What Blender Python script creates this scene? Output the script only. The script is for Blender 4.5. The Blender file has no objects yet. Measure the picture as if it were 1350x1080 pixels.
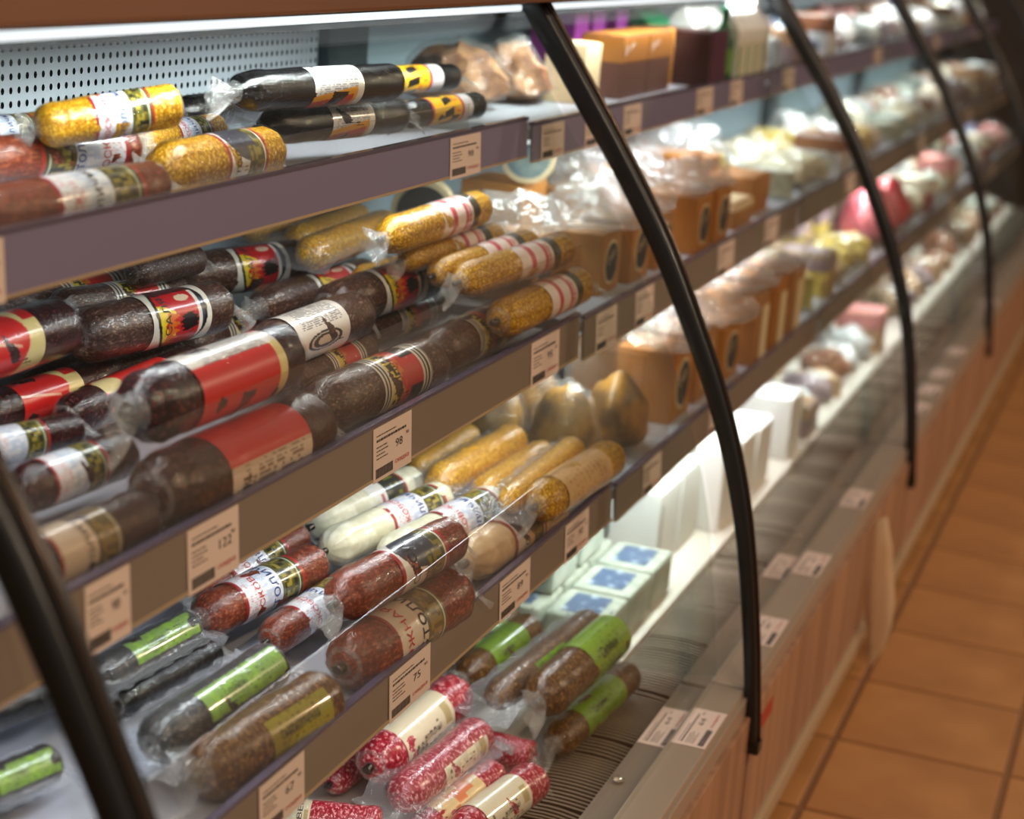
import bpy, bmesh, math, random
import numpy as np
from mathutils import Vector, Matrix, noise
random.seed(7)
SC = bpy.context.scene
COL = SC.collection
PI = math.pi
def srgb(r, g, b):
    return tuple(((c/255)/12.92 if c/255 <= .04045 else (((c/255)+.055)/1.055)**2.4) for c in (r, g, b))

# ------------------------------------------------------------------ camera, world, light, exposure
cd = bpy.data.cameras.new('camera'); cam = bpy.data.objects.new('camera', cd); COL.objects.link(cam)
cd.sensor_width = 36.0; cd.lens = 2452/1350*36.0; cd.clip_start = .02; cd.clip_end = 60
_F = 2452.0
_y = np.array([930., -580., _F]); _y /= np.linalg.norm(_y)
_d = np.array([-730., 9195., _F]); _d -= _y*_d.dot(_y); _d /= np.linalg.norm(_d)
_z = -_d; _x = np.cross(_y, _z)
if _x[0] < 0: _x = -_x
_M = np.array([_x, _y, _z])
R = Matrix(((_M[0][0], -_M[0][1], -_M[0][2]), (_M[1][0], -_M[1][1], -_M[1][2]), (_M[2][0], -_M[2][1], -_M[2][2])))
cam.matrix_world = Matrix.Translation((0, 0, 1.28)) @ R.to_4x4()
SC.camera = cam
cd.dof.use_dof = True; cd.dof.focus_distance = 2.06; cd.dof.aperture_fstop = 3.6; cd.dof.aperture_blades = 0

w = bpy.data.worlds.new('world'); SC.world = w; w.use_nodes = True
wb = w.node_tree.nodes['Background']; wb.inputs[0].default_value = (1.0, .84, .68, 1); wb.inputs[1].default_value = .28
SC.view_settings.view_transform = 'Standard'; SC.view_settings.look = 'None'
SC.view_settings.gamma = 1; SC.view_settings.use_curve_mapping = False
SC.view_settings.exposure = 0.0
SC.cycles.use_denoising = True
SC.cycles.transparent_max_bounces = 40; SC.cycles.max_bounces = 8
SC.cycles.sample_clamp_indirect = 3.0; SC.cycles.caustics_reflective = False; SC.cycles.caustics_refractive = False

def area(name, loc, size, power, col, rot=(0, 0, 0), spread=PI):
    l = bpy.data.lights.new(name, 'AREA'); l.shape = 'RECTANGLE'; l.size, l.size_y = size; l.energy = power; l.color = col
    l.spread = spread
    o = bpy.data.objects.new(name, l); COL.objects.link(o); o.location = loc; o.rotation_euler = rot
    return o
# small warm points: shop ceiling downlights over the aisle, then added floor fill
def warm_point(loc, power):
    l = bpy.data.lights.new('warm_point', 'POINT'); l.shadow_soft_size = .045; l.energy = power; l.color = (1.0, .79, .57)
    o = bpy.data.objects.new('warm_point', l); COL.objects.link(o); o.location = loc
for yy, pw in ((-.9, 84), (.55, 84)):
    warm_point((1.1, yy, 2.75), pw)
warm_point((2.6, 3.6, 2.75), 130)  # added fill lamp with no known source, brightens the floor from the right
warm_point((3.2, 6.4, 2.75), 170)  # second added fill lamp, lifts the floor farther along
# cool lamp tubes: one under each canopy, one under the front of each shelf
COOL = (.86, .95, 1.0)
for k in range(5):
    area('canopy_lamp', (-.885, .955+1.5*k+.75, 1.150), (.014, 1.36), (4.2, 5.5, 6, 6, 5)[k], COOL, (0, .8, 0), 1.9 if k == 0 else 1.75)
    for xs_, zs_, pw_ in ((-.886, .9505, (1.7, 4.5, 5, 5, 4)[k]), (-.786, .6875, (1.8, 4.5, 5, 5, 4)[k]), (-.716, .4515, (1.3, 4.0, 4, 4, 3)[k])):
        area('shelf_lamp', (xs_, .955+1.5*k+.75, zs_-(0 if k == 0 else .01)), (.016, 1.36), pw_, COOL, (0, .1 if k == 0 else .42, 0), PI if k == 0 else 2.3)

# ------------------------------------------------------------------ helpers
def tag(o, label=None, cat=None, group=None, kind=None):
    if label: o['label'] = label
    if cat: o['category'] = cat
    if group: o['group'] = group
    if kind: o['kind'] = kind
    return o
def link(name, me, parent=None, mat=None):
    if mat is not None and len(me.materials) == 0: me.materials.append(mat)
    o = bpy.data.objects.new(name, me); COL.objects.link(o); o.parent = parent
    return o
def thing(name, label, cat, loc=(0, 0, 0), rz=0, group=None):
    o = bpy.data.objects.new(name, None); COL.objects.link(o); o.empty_display_size = .05
    o.location = loc; o.rotation_euler = (0, 0, rz)
    return tag(o, label, cat, group)
class MB:
    def __init__(s): s.v = []; s.f = []
    def add(s, vs, fs):
        n = len(s.v); s.v += [tuple(p) for p in vs]; s.f += [tuple(i+n for i in f) for f in fs]
    def box(s, x0, x1, y0, y1, z0, z1):
        s.add([(x, y, z) for x in (x0, x1) for y in (y0, y1) for z in (z0, z1)],
              [(0, 1, 3, 2), (4, 6, 7, 5), (0, 4, 5, 1), (2, 3, 7, 6), (0, 2, 6, 4), (1, 5, 7, 3)])
    def mesh(s, name, smooth=False, bevel=0, seg=2):
        me = bpy.data.meshes.new(name); me.from_pydata(s.v, [], s.f)
        if bevel:
            bm = bmesh.new(); bm.from_mesh(me)
            bmesh.ops.bevel(bm, geom=bm.edges[:], offset=bevel, segments=seg, affect='EDGES', profile=.6)
            bm.to_mesh(me); bm.free()
        if smooth:
            me.polygons.foreach_set('use_smooth', [True]*len(me.polygons))
        me.update(); return me
def bx(name, x0, x1, y0, y1, z0, z1, mat, parent=None, bevel=.0015):
    m = MB(); m.box(x0, x1, y0, y1, z0, z1)
    return link(name, m.mesh(name, bevel=bevel), parent, mat)
def grid_mesh(name, P, closed_u=False, smooth=True, cap=False):
    """P[i][j] points -> quad mesh; closed_u wraps j"""
    P = np.asarray(P, float); n, m = P.shape[:2]
    fs = []
    for i in range(n-1):
        for j in range(m if closed_u else m-1):
            j2 = (j+1) % m
            fs.append((i*m+j, i*m+j2, (i+1)*m+j2, (i+1)*m+j))
    if cap:
        fs.append(tuple(reversed(range(m)))); fs.append(tuple((n-1)*m+j for j in range(m)))
    me = bpy.data.meshes.new(name); me.from_pydata(P.reshape(-1, 3).tolist(), [], fs)
    if smooth: me.polygons.foreach_set('use_smooth', [True]*len(me.polygons))
    me.update(); return me
def nz(x, y, z, s=1.0, seed=0):
    return noise.noise(Vector((x*s+seed*7.3, y*s+seed*3.1, z*s-seed*5.7)))
def hsh(a, b, c=0):
    v = np.sin(a*127.1+b*311.7+c*74.7)*43758.5453
    return v-np.floor(v)

# ------------------------------------------------------------------ materials
MATS = {}
def newmat(name):
    m = bpy.data.materials.new(name); m.use_nodes = True; nt = m.node_tree
    for n in list(nt.nodes): nt.nodes.remove(n)
    return m, nt, nt.nodes.new('ShaderNodeOutputMaterial')
def mat(name, c, rough=.5, metal=0, spec=.5, c2=None, scale=20, stretch=(1, 1, 1), bump=0, bscale=None, bdist=.001, emit=0, trans=0, detail=3, ramp=(.4, .6), coat=0, sss=0):
    if name in MATS: return MATS[name]
    m, nt, out = newmat(name); N = nt.nodes; L = nt.links
    p = N.new('ShaderNodeBsdfPrincipled'); L.new(p.outputs[0], out.inputs[0])
    p.inputs['Base Color'].default_value = (*c, 1); p.inputs['Roughness'].default_value = rough
    p.inputs['Metallic'].default_value = metal; p.inputs['Specular IOR Level'].default_value = spec
    p.inputs['Coat Weight'].default_value = coat; p.inputs['Coat Roughness'].default_value = .08
    if emit: p.inputs['Emission Color'].default_value = (*c, 1); p.inputs['Emission Strength'].default_value = emit
    if c2 is not None or bump:
        tc = N.new('ShaderNodeTexCoord'); mp = N.new('ShaderNodeMapping'); mp.inputs['Scale'].default_value = stretch
        L.new(tc.outputs['Object'], mp.inputs[0])
        if c2 is not None:
            nt_ = N.new('ShaderNodeTexNoise'); nt_.inputs['Scale'].default_value = scale; nt_.inputs['Detail'].default_value = detail
            L.new(mp.outputs[0], nt_.inputs['Vector'])
            r = N.new('ShaderNodeValToRGB'); r.color_ramp.elements[0].position = ramp[0]; r.color_ramp.elements[1].position = ramp[1]
            r.color_ramp.elements[0].color = (*c, 1); r.color_ramp.elements[1].color = (*c2, 1)
            L.new(nt_.outputs[0], r.inputs[0]); L.new(r.outputs[0], p.inputs['Base Color'])
        if bump:
            b_ = N.new('ShaderNodeTexNoise'); b_.inputs['Scale'].default_value = bscale or scale; b_.inputs['Detail'].default_value = 2
            L.new(mp.outputs[0], b_.inputs['Vector'])
            bb = N.new('ShaderNodeBump'); bb.inputs['Strength'].default_value = bump; bb.inputs['Distance'].default_value = bdist
            L.new(b_.outputs[0], bb.inputs['Height']); L.new(bb.outputs[0], p.inputs['Normal'])
            if coat: L.new(bb.outputs[0], p.inputs['Coat Normal'])
    MATS[name] = m; return m
def clearmat(name, tint=(1, 1, 1), gloss=.25, graze=.5, rough=.08, haze=.0, hazecol=(1, 1, 1), bump=0, bscale=60, bdist=.002):
    if name in MATS: return MATS[name]
    m, nt, out = newmat(name); N = nt.nodes; L = nt.links
    t = N.new('ShaderNodeBsdfTransparent'); t.inputs[0].default_value = (*tint, 1)
    g = N.new('ShaderNodeBsdfGlossy'); g.inputs[0].default_value = (1, 1, 1, 1); g.inputs['Roughness'].default_value = rough
    lw = N.new('ShaderNodeLayerWeight'); lw.inputs[0].default_value = .5
    pw = N.new('ShaderNodeMath'); pw.operation = 'POWER'; pw.inputs[1].default_value = 5.0; L.new(lw.outputs['Facing'], pw.inputs[0])
    ma = N.new('ShaderNodeMath'); ma.operation = 'MULTIPLY_ADD'; ma.inputs[1].default_value = graze; ma.inputs[2].default_value = gloss; L.new(pw.outputs[0], ma.inputs[0])
    mx = N.new('ShaderNodeMixShader'); L.new(ma.outputs[0], mx.inputs[0]); L.new(t.outputs[0], mx.inputs[1]); L.new(g.outputs[0], mx.inputs[2])
    last = mx
    if haze:
        d = N.new('ShaderNodeBsdfDiffuse'); d.inputs[0].default_value = (*hazecol, 1)
        tr = N.new('ShaderNodeBsdfTranslucent'); tr.inputs[0].default_value = (*hazecol, 1)
        a = N.new('ShaderNodeMixShader'); a.inputs[0].default_value = .5; L.new(d.outputs[0], a.inputs[1]); L.new(tr.outputs[0], a.inputs[2])
        h = N.new('ShaderNodeMixShader'); h.inputs[0].default_value = haze; L.new(mx.outputs[0], h.inputs[1]); L.new(a.outputs[0], h.inputs[2]); last = h
    if bump:
        tc = N.new('ShaderNodeTexCoord'); b_ = N.new('ShaderNodeTexNoise'); b_.inputs['Scale'].default_value = bscale; b_.inputs['Detail'].default_value = 3
        b_.inputs['Distortion'].default_value = .8
        L.new(tc.outputs['Object'], b_.inputs['Vector'])
        bb = N.new('ShaderNodeBump'); bb.inputs['Strength'].default_value = bump; bb.inputs['Distance'].default_value = bdist
        L.new(b_.outputs[0], bb.inputs['Height']); L.new(bb.outputs[0], g.inputs['Normal']); L.new(bb.outputs[0], lw.inputs['Normal'])
    L.new(last.outputs[0], out.inputs[0]); MATS[name] = m; return m
def printmat(name, rough=.3, coat=.7):
    """flat print held in the mesh's own colour attribute"""
    if name in MATS: return MATS[name]
    m, nt, out = newmat(name); N = nt.nodes; L = nt.links
    p = N.new('ShaderNodeBsdfPrincipled'); L.new(p.outputs[0], out.inputs[0]); p.inputs['Roughness'].default_value = rough
    p.inputs['Coat Weight'].default_value = coat; p.inputs['Coat Roughness'].default_value = .07
    a = N.new('ShaderNodeAttribute'); a.attribute_name = 'print'; L.new(a.outputs['Color'], p.inputs['Base Color'])
    MATS[name] = m; return m
def meatmat(name, ca, cb, cc, scale=260, bump=.5, rough=.3, coat=.35, spark=500, ramp=(.42, .58), stretch=(1, 1, 1)):
    """casing: two mottled tones, specks of a third, wrinkled sheen"""
    if name in MATS: return MATS[name]
    m, nt, out = newmat(name); N = nt.nodes; L = nt.links
    p = N.new('ShaderNodeBsdfPrincipled'); L.new(p.outputs[0], out.inputs[0])
    p.inputs['Roughness'].default_value = rough; p.inputs['Coat Weight'].default_value = coat*1.4; p.inputs['Coat Roughness'].default_value = .06; p.inputs['Specular IOR Level'].default_value = .3
    tc = N.new('ShaderNodeTexCoord'); mp = N.new('ShaderNodeMapping'); mp.inputs['Scale'].default_value = stretch; L.new(tc.outputs['Object'], mp.inputs[0])
    n1 = N.new('ShaderNodeTexNoise'); n1.inputs['Scale'].default_value = scale; n1.inputs['Detail'].default_value = 3; L.new(mp.outputs[0], n1.inputs['Vector'])
    r = N.new('ShaderNodeValToRGB'); e = r.color_ramp.elements; e[0].position = ramp[0]; e[0].color = (*ca, 1); e[1].position = ramp[1]; e[1].color = (*cb, 1)
    x = e.new(min(.99, ramp[1]+.12)); x.color = (*cc, 1)
    L.new(n1.outputs[0], r.inputs[0]); L.new(r.outputs[0], p.inputs['Base Color'])
    v = N.new('ShaderNodeTexNoise'); v.inputs['Scale'].default_value = spark; v.inputs['Detail'].default_value = 2; L.new(mp.outputs[0], v.inputs['Vector'])
    b = N.new('ShaderNodeBump'); b.inputs['Strength'].default_value = bump*.75; b.inputs['Distance'].default_value = .0015
    L.new(v.outputs[0], b.inputs['Height']); L.new(b.outputs[0], p.inputs['Normal']); L.new(b.outputs[0], p.inputs['Coat Normal'])
    MATS[name] = m; return m
S = srgb
M_black = mat('black_rubber', S(18, 16, 15), .30, spec=.5)
M_post = mat('dark_metal', S(30, 26, 24), .35, metal=.5)
M_postedge = mat('steel_edge', S(74, 60, 50), .22, metal=.8)
M_steel = mat('brushed_steel', S(138, 122, 108), .42, metal=.3, c2=S(150, 134, 118), scale=30, stretch=(1, .05, 1))
M_lip = mat('lip_steel', S(182, 160, 140), .38, metal=.45)
M_lamin = mat('laminate', S(148, 106, 78), .45, c2=S(170, 126, 96), scale=26, stretch=(1, 1, .06), detail=4)
M_bumper = mat('bumper_strip', S(178, 150, 118), .5)
M_plinth = mat('plinth', S(64, 50, 38), .6)
M_tile = mat('floor_tile', S(174, 118, 68), .42, c2=S(188, 130, 76), scale=5, bump=.12, bscale=30)
M_grout = mat('grout', S(132, 90, 54), .8)
M_peg = mat('perforated_steel', S(192, 202, 210), .45, metal=.1)
M_back = mat('back_panel_grey', S(150, 166, 176), .4, metal=.2)
M_dark = mat('dark_gap', S(18, 20, 20), .8)
M_fin = mat('lamp_fin', S(26, 26, 26), .8, spec=.1)
M_canopy = mat('canopy_underside', S(96, 104, 104), .5)
M_fascia = mat('fascia_wood', S(118, 76, 50), .42, c2=S(100, 62, 40), scale=14, stretch=(1, .08, 1))
M_fprof = mat('grey_profile', S(122, 132, 118), .4, metal=.4)
M_tube = mat('lamp_diffuser', (.86, .95, 1.0), .4, emit=1.0)
M_shelf = mat('shelf_steel', S(176, 178, 190), .38, metal=.1)
M_rail1 = mat('rail_lavender', S(124, 112, 142), .4)
M_rail2 = mat('rail_grey', S(128, 112, 100), .42)
M_railedge = mat('rail_clear_edge', S(104, 96, 120), .15, metal=.3)
M_tray = mat('white_tray', S(226, 216, 204), .4)
M_slat = mat('grille_slat', S(160, 144, 126), .35, metal=.2)
M_slatshade = mat('grille_slat_shade', S(52, 44, 36), .5)  # shade of the gaps put into the colour of the slat sides
M_paper = mat('tag_paper', S(226, 200, 188), .6)
M_ink = mat('ink_dark', S(52, 44, 44), .6)
M_inkr = mat('ink_red', S(186, 44, 44), .6)
M_inkb = mat('ink_blue', S(44, 62, 118), .5)
M_inkw = mat('ink_white', S(236, 230, 220), .5)
M_glass = clearmat('curved_glass_clear', (.96, .96, .94), gloss=.005, graze=.2, rough=.02)
M_div = clearmat('divider_glass_clear', (.90, .93, .91), gloss=.012, rough=.03, haze=.015)
M_guard = clearmat('guard_plexi', (.93, .90, .87), gloss=.008, graze=.3, rough=.10, haze=.02, hazecol=(.95, .88, .8))
M_guard1 = clearmat('low_guard_plexi', (.96, .95, .93), gloss=.014, rough=.12, haze=.045, hazecol=(.95, .93, .9))
M_film = clearmat('wrap_film', (.97, .97, .97), gloss=.015, graze=.25, rough=.05, haze=.0, bump=.8, bscale=80, bdist=.0035)
M_film2 = clearmat('pouch_film', (.93, .93, .95), gloss=.035, rough=.08, haze=.05, hazecol=(.92, .92, .97), bump=.8, bscale=50, bdist=.004)
M_tail = clearmat('wrap_film_tail', (.95, .95, .95), gloss=.05, rough=.10, haze=.16, bump=1.0, bscale=120, bdist=.004)
M_flange = clearmat('pouch_margin', (.90, .91, .94), gloss=.05, rough=.10, haze=.17, hazecol=(.88, .90, .97), bump=1.0, bscale=60, bdist=.005)
M_print = printmat('label_print')
# ------------------------------------------------------------------ text bent or flat
def text_mesh(body, h, mtl, maxlen=None, name='lettering'):
    c = bpy.data.curves.new('t', 'FONT'); c.body = body; c.size = h*1.35; c.resolution_u = 2
    o = bpy.data.objects.new('t', c); me = bpy.data.meshes.new_from_object(o)
    bpy.data.objects.remove(o); bpy.data.curves.remove(c)
    me.name = name; me.materials.clear(); me.materials.append(mtl)
    xs = [v.co.x for v in me.vertices]
    if maxlen and xs:
        k = maxlen/(max(xs)-min(xs)) if (max(xs)-min(xs)) > maxlen else 1
        x0 = min(xs)
        for v in me.vertices: v.co.x = (v.co.x-x0)*k
    return me
def subdiv_text(me, maxe):
    bm = bmesh.new(); bm.from_mesh(me); bmesh.ops.triangulate(bm, faces=bm.faces[:])
    for _ in range(3):
        es = [e for e in bm.edges if e.calc_length() > maxe]
        if not es: break
        bmesh.ops.subdivide_edges(bm, edges=es, cuts=1, use_grid_fill=False)
        bmesh.ops.triangulate(bm, faces=bm.faces[:])
    bm.to_mesh(me); bm.free()

# ------------------------------------------------------------------ sausages: prototype along local X, length L0, radius R0
L0, R0 = .26, .026
def prof(d0, d1, gather):
    """radius factor from the distances (in radii) to either end"""
    def f(d, soft):
        d = max(0, min(1, d/soft)); return math.sqrt(max(0, 1-(1-d)**2.2))
    return f(d0, gather)*f(d1, .75)
def casing_mesh(name, seed, gather=1.3, crook=0.0):
    xs = []
    n = 46
    for i in range(n+1):
        t = i/n; xs.append(-L0/2+L0*(t-.07*math.sin(2*PI*t)))
    P = []
    for x in xs:
        d0 = (x+L0/2)/R0; d1 = (L0/2-x)/R0; r = R0*prof(d0, d1, gather)
        if x == xs[0]: r = .0016
        if x == xs[-1]: r = .001
        row = []
        for j in range(40):
            a = 2*PI*j/40
            ge = max(0, 1-d0/2.2); g1 = max(0, 1-d1/1.0)
            rr = r*(1+.05*ge*math.cos(13*a+2*math.sin(a*3+seed))+.03*g1*math.cos(9*a)) + .0011*nz(x, math.cos(a)*.03, math.sin(a)*.03, 55, seed)*min(1, r/R0*1.2) + .0014*nz(x, math.cos(a)*.02, math.sin(a)*.02, 16, seed+3)*min(1, r/R0)
            row.append((x, rr*math.sin(a), rr*math.cos(a)+crook*(1-(2*x/L0)**2)))
        P.append(row)
    return grid_mesh(name, P, closed_u=True, cap=True)
def film_mesh(name, seed, tails=(1, 1), rmul=1.05):
    """crinkled clear wrapping with a twist and a flared tail at the ends"""
    P = []; n = 54; ext = .030; xs = np.linspace(-L0/2-(ext if tails[0] else .001), L0/2+(ext if tails[1] else .001), n)
    for x in xs:
        over = max(0, abs(x)-L0/2+.002)
        d0 = (x+L0/2)/R0; d1 = (L0/2-x)/R0
        row = []
        for j in range(36):
            a = 2*PI*j/36
            if over <= 0:
                r = R0*(rmul*max(.30, prof(max(d0, 0)+.05, max(d1, 0)+.05, 1.2))+.05*max(0, nz(x, math.cos(a)*.03, math.sin(a)*.03, 60, seed)))
                row.append((x, r*math.sin(a), r*math.cos(a)))
            else:
                q = over/ext; wy = R0*(.30+.75*q+.15*nz(x, 0, 0, 90, seed)); wz = R0*(.30-.22*q)
                tw = .6*seed+q*.5; yy = wy*math.sin(a); zz = wz*math.cos(a)+.003*q*math.sin(a*5+seed)
                row.append((x+.004*q*math.sin(3*a+seed), yy*math.cos(tw)-zz*math.sin(tw), yy*math.sin(tw)+zz*math.cos(tw)-.006*q))
        P.append(row)
    return grid_mesh(name, P, closed_u=True)
def pouch_mesh(name, seed, wid=1.75, ext=.03):
    """vacuum bag: draped over the sausage, flat welded margins"""
    nx, ny = 60, 40; P = []
    for i in range(nx):
        x = -L0/2-ext+(L0+2*ext)*i/(nx-1); row = []
        d0 = (x+L0/2)/R0; d1 = (L0/2-x)/R0; r = R0*prof(d0, d1, 1.1)*1.03 if abs(x) < L0/2 else 0
        for j in range(ny):
            y = R0*wid*(-1+2*j/(ny-1))*(1+.05*math.sin(i*.7+seed))
            z = math.sqrt(max(0, r*r-y*y)) if abs(y) < r else 0
            fl = -.012+.006*nz(x, y, 0, 28, seed)
            z = max(z, fl + .9*max(0, r-.35*max(0, abs(y)-.6*r)*2.6)) if r > 0 else fl
            z += .0018*nz(x, y, .3, 90, seed)*(1 if abs(y) > r*.5 else .4)
            row.append((x, y, z))
        P.append(row)
    return grid_mesh(name, P)
def label_mesh(name, u0, u1, a0, a1, fn, nu=70, na=150, lift=1.016, edge=None):
    """a printed band: degrees a run from the top towards the aisle (local -Y)"""
    U = np.linspace(0, 1, nu); A = np.linspace(a0, a1, na)
    X = -L0/2+L0*(u0+(u1-u0)*U)
    uu, aa = np.meshgrid(U, A, indexing='ij')
    xx = np.repeat(X[:, None], na, 1)
    if edge is not None: xx = xx + edge(uu, aa)
    rr = R0*lift+.0002
    P = np.stack([xx, -rr*np.sin(np.radians(aa)), rr*np.cos(np.radians(aa))], -1)
    closed = abs((a1-a0)-360) < .1
    me = grid_mesh(name, P)
    C = np.ones((nu, na, 4)); C[..., :3] = fn(uu, aa)
    at = me.color_attributes.new('print', 'FLOAT_COLOR', 'POINT'); at.data.foreach_set('color', C.reshape(-1))
    me.materials.append(M_print)
    return me
def ring_text(body, u, a_start, h, mtl, arc=None):
    """text running round the sausage, letter tops towards the left end"""
    me = text_mesh(body, h, mtl, arc); subdiv_text(me, .005)
    rr = R0*1.016+.0009
    for v in me.vertices:
        a = math.radians(a_start)-v.co.x/rr; x = -L0/2+L0*u-v.co.y
        v.co = (x, -rr*math.sin(a), rr*math.cos(a))
    return me
def long_text(body, u, a_c, h, mtl, ln=None):
    me = text_mesh(body, h, mtl, ln); subdiv_text(me, .004)
    rr = R0*1.016+.0009
    for v in me.vertices:
        a = math.radians(a_c)-v.co.y/rr; x = -L0/2+L0*u+v.co.x
        v.co = (x, -rr*math.sin(a), rr*math.cos(a))
    return me
def A(c): return np.array(S(*c))
def fill(sh, c): o = np.zeros(sh+(3,)); o[:] = A(c); return o
def put(o, m, c): o[m] = A(c); return o
def lines(u, a, pitch=5.0, dens=.7, cell=.03, seed=0, across=False):
    p, q = (u*100, a) if across else (a, u*100)
    row = np.floor(p/pitch); cl = np.floor(q/(cell*100))
    return ((p/pitch-row) < .5) & (hsh(row, cl, seed) < dens)
def fn_blue(u, a):      # white with pale blue cloud, red edge, olive band with green line
    o = fill(u.shape, (226, 228, 236))
    put(o, (u > .30) & (u < .60) & (hsh(np.floor(a/7), np.floor(u*14)) < .55), (196, 206, 226))
    put(o, (u < .05), (150, 36, 40))
    put(o, (u > .05) & (u < .30) & lines(u, a, 6, .35, .02), (220, 160, 162))
    put(o, u > .62, (86, 82, 34)); put(o, (u > .66) & (u < .90) & (hsh(np.floor(a/9), np.floor(u*22), 3) < .4), (150, 134, 48))
    put(o, (u > .66) & (u < .9) & (hsh(np.floor(a/11), np.floor(u*16), 5) < .25), (34, 32, 20))
    put(o, (u > .90) & (u < .925), (214, 218, 196)); put(o, (u > .935) & (u < .955), (40, 46, 30)); put(o, u > .965, (170, 30, 34))
    return o
def fn_bluerev(u, a): return fn_blue(1-u, a)
def fn_dark(u, a):      # grey-black badge on a white wedge, olive to the right
    o = fill(u.shape, (222, 214, 206)); put(o, u < .06, (160, 40, 44))
    put(o, (u > .10) & (((a-28)/62)**2+((u-.62)/.52)**2 < 1), (58, 56, 66))
    put(o, (u > .52), (70, 66, 34)); put(o, (u > .55) & (u < .9) & (hsh(np.floor(a/9), np.floor(u*18), 3) < .35), (128, 112, 44))
    put(o, (u > .52) & (a < 60) & (a > -50) & (u < .75), (62, 60, 66))
    put(o, (u > .9) & (u < .93), (220, 216, 196)); put(o, u > .95, (168, 34, 36))
    return o
def fn_redyel(u, a):    # white label with black hoops, red badge, yellow flame, black figure
    o = fill(u.shape, (228, 222, 208))
    e = .5-np.sqrt(np.maximum(0, 1-(np.minimum(abs(a-58), 95)/100)**2))*.40
    ins = (u > e+.02) & (u < 1-e-.02)
    put(o, (abs(u-e-.0) < .028), (26, 24, 24)); put(o, (abs(u-1+e) < .028), (26, 24, 24)); put(o, (abs(u-1+e+.07) < .015), (30, 30, 30))
    put(o, ins, (196, 30, 36))
    put(o, ins & (u < .30+.10*np.sin(a*.13)) & (a > 40), (232, 200, 40))
    put(o, ins & (u < .40+.06*np.sin(a*.4)) & (u > .26) & (a > 60), (220, 110, 34))
    put(o, ins & (((u-.62)/.15)**2+((a-84)/20)**2 < 1+.35*np.sin(a*.6+u*20)), (24, 18, 18))
    put(o, ins & (((u-.60)/.12)**2+((a-28)/9)**2 < 1), (232, 206, 178))
    put(o, ins & (u > .78) & (u < .84), (232, 226, 216)); put(o, ins & (u > .84), (60, 62, 84))
    put(o, ins & (a < 10), (86, 24, 26))
    return o
def fn_redyel2(u, a):   # yellow left half with script, red field, black bull-like patch, hoops on the right
    o = fill(u.shape, (228, 222, 208))
    put(o, (abs(u-.05) < .018) | (abs(u-.11) < .010), (28, 26, 26))
    put(o, (u > .17) & (u < .42), (232, 208, 60)); put(o, (u > .34) & (u < .80), (204, 44, 38))
    put(o, (u > .30) & (u < .44) & (hsh(np.floor(a/8), np.floor(u*26), 2) < .5), (222, 120, 30))
    put(o, (u > .20) & (u < .36) & (hsh(np.floor(a/6), np.floor(u*20), 8) < .35), (34, 28, 26))
    put(o, (u > .55) & (u < .80) & (np.sin(a*.055+1.5) > .15), (26, 22, 24))
    put(o, (abs(u-.86) < .018) | (abs(u-.93) < .018) | (abs(u-.985) < .01), (28, 26, 26))
    return o
def fn_bigred(u, a):    # upper side white with fine print, lower side red, cream moon at the right end
    o = fill(u.shape, (206, 34, 30)); m = (a < 42)
    put(o, m, (222, 212, 202)); put(o, m & (u > .12) & (u < .88) & lines(u, a, 5, .75, .02, 4), (120, 112, 112))
    put(o, (u < .16) & (a > 8) & (a < 40), (222, 212, 202))
    put(o, (u > .9) & (a > 40), (224, 204, 140)); put(o, (u > .93) & (a < 0), (206, 34, 30))
    return o
def fn_frontred(u, a):
    o = fill(u.shape, (208, 36, 32)); m = (a > 62)
    put(o, m, (222, 202, 182)); put(o, m & (u > .15) & (u < .9) & lines(u, a, 7, .45, .035, 9), (140, 120, 108))
    put(o, m & (u > .12) & (u < .22) & (a > 78) & (np.mod(a, 4) < 2.2), (60, 50, 46))
    return o
def fn_red(u, a):       # red label with cream disc end
    o = fill(u.shape, (208, 36, 34)); put(o, (u > .66+.10*np.cos(np.radians(a-50)*2)), (226, 206, 140))
    put(o, (u > .80) & (a < 25), (208, 36, 34)); put(o, (u < .6) & (abs(a-48-40*u) < 3), (232, 180, 150))
    return o
def fn_redscript(u, a):
    o = fill(u.shape, (214, 44, 38)); put(o, ((u-.12)/.16)**2+((a-20)/34)**2 < 1, (224, 206, 150)); return o
def fn_white(u, a):
    o = fill(u.shape, (216, 214, 214)); put(o, (u > .1) & (u < .92) & lines(u, a, 6, .6, .03, 2), (150, 148, 152)); return o
def fn_whiteflame(u, a):
    o = fn_white(u, a); m = (a > 118-30*u) & (u < .86)
    put(o, m, (226, 160, 40)); put(o, (a > 138-30*u) & (u < .8), (190, 60, 24)); put(o, (u > .88) & (a > 50), (232, 228, 220)); return o
def fn_text(u, a):
    o = fill(u.shape, (224, 214, 204)); put(o, (u > .12) & (u < .9) & (a < 62) & lines(u, a, 5, .72, .03, 6), (96, 90, 92))
    r_ = ((u-.5)/.34)**2+((a-96)/22)**2
    put(o, (r_ < 1), (34, 30, 32)); put(o, (r_ < .68), (206, 190, 176)); put(o, (r_ < .5), (44, 36, 36)); put(o, r_ < .2, (212, 190, 170)); return o
def fn_yel(u, a):
    o = fill(u.shape, (236, 182, 30)); put(o, (u > .30) & (u < .52) & (np.sin(a*.11+u*9) > -.2), (28, 24, 22))
    put(o, (u > .52) & (u < .68) & (hsh(np.floor(a/12), np.floor(u*12)) < .5), (232, 130, 30)); put(o, (u > .72), (204, 200, 200)); put(o, (u > .72) & (u < .78), (178, 60, 70)); put(o, u < .05, (170, 50, 60)); return o
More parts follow.
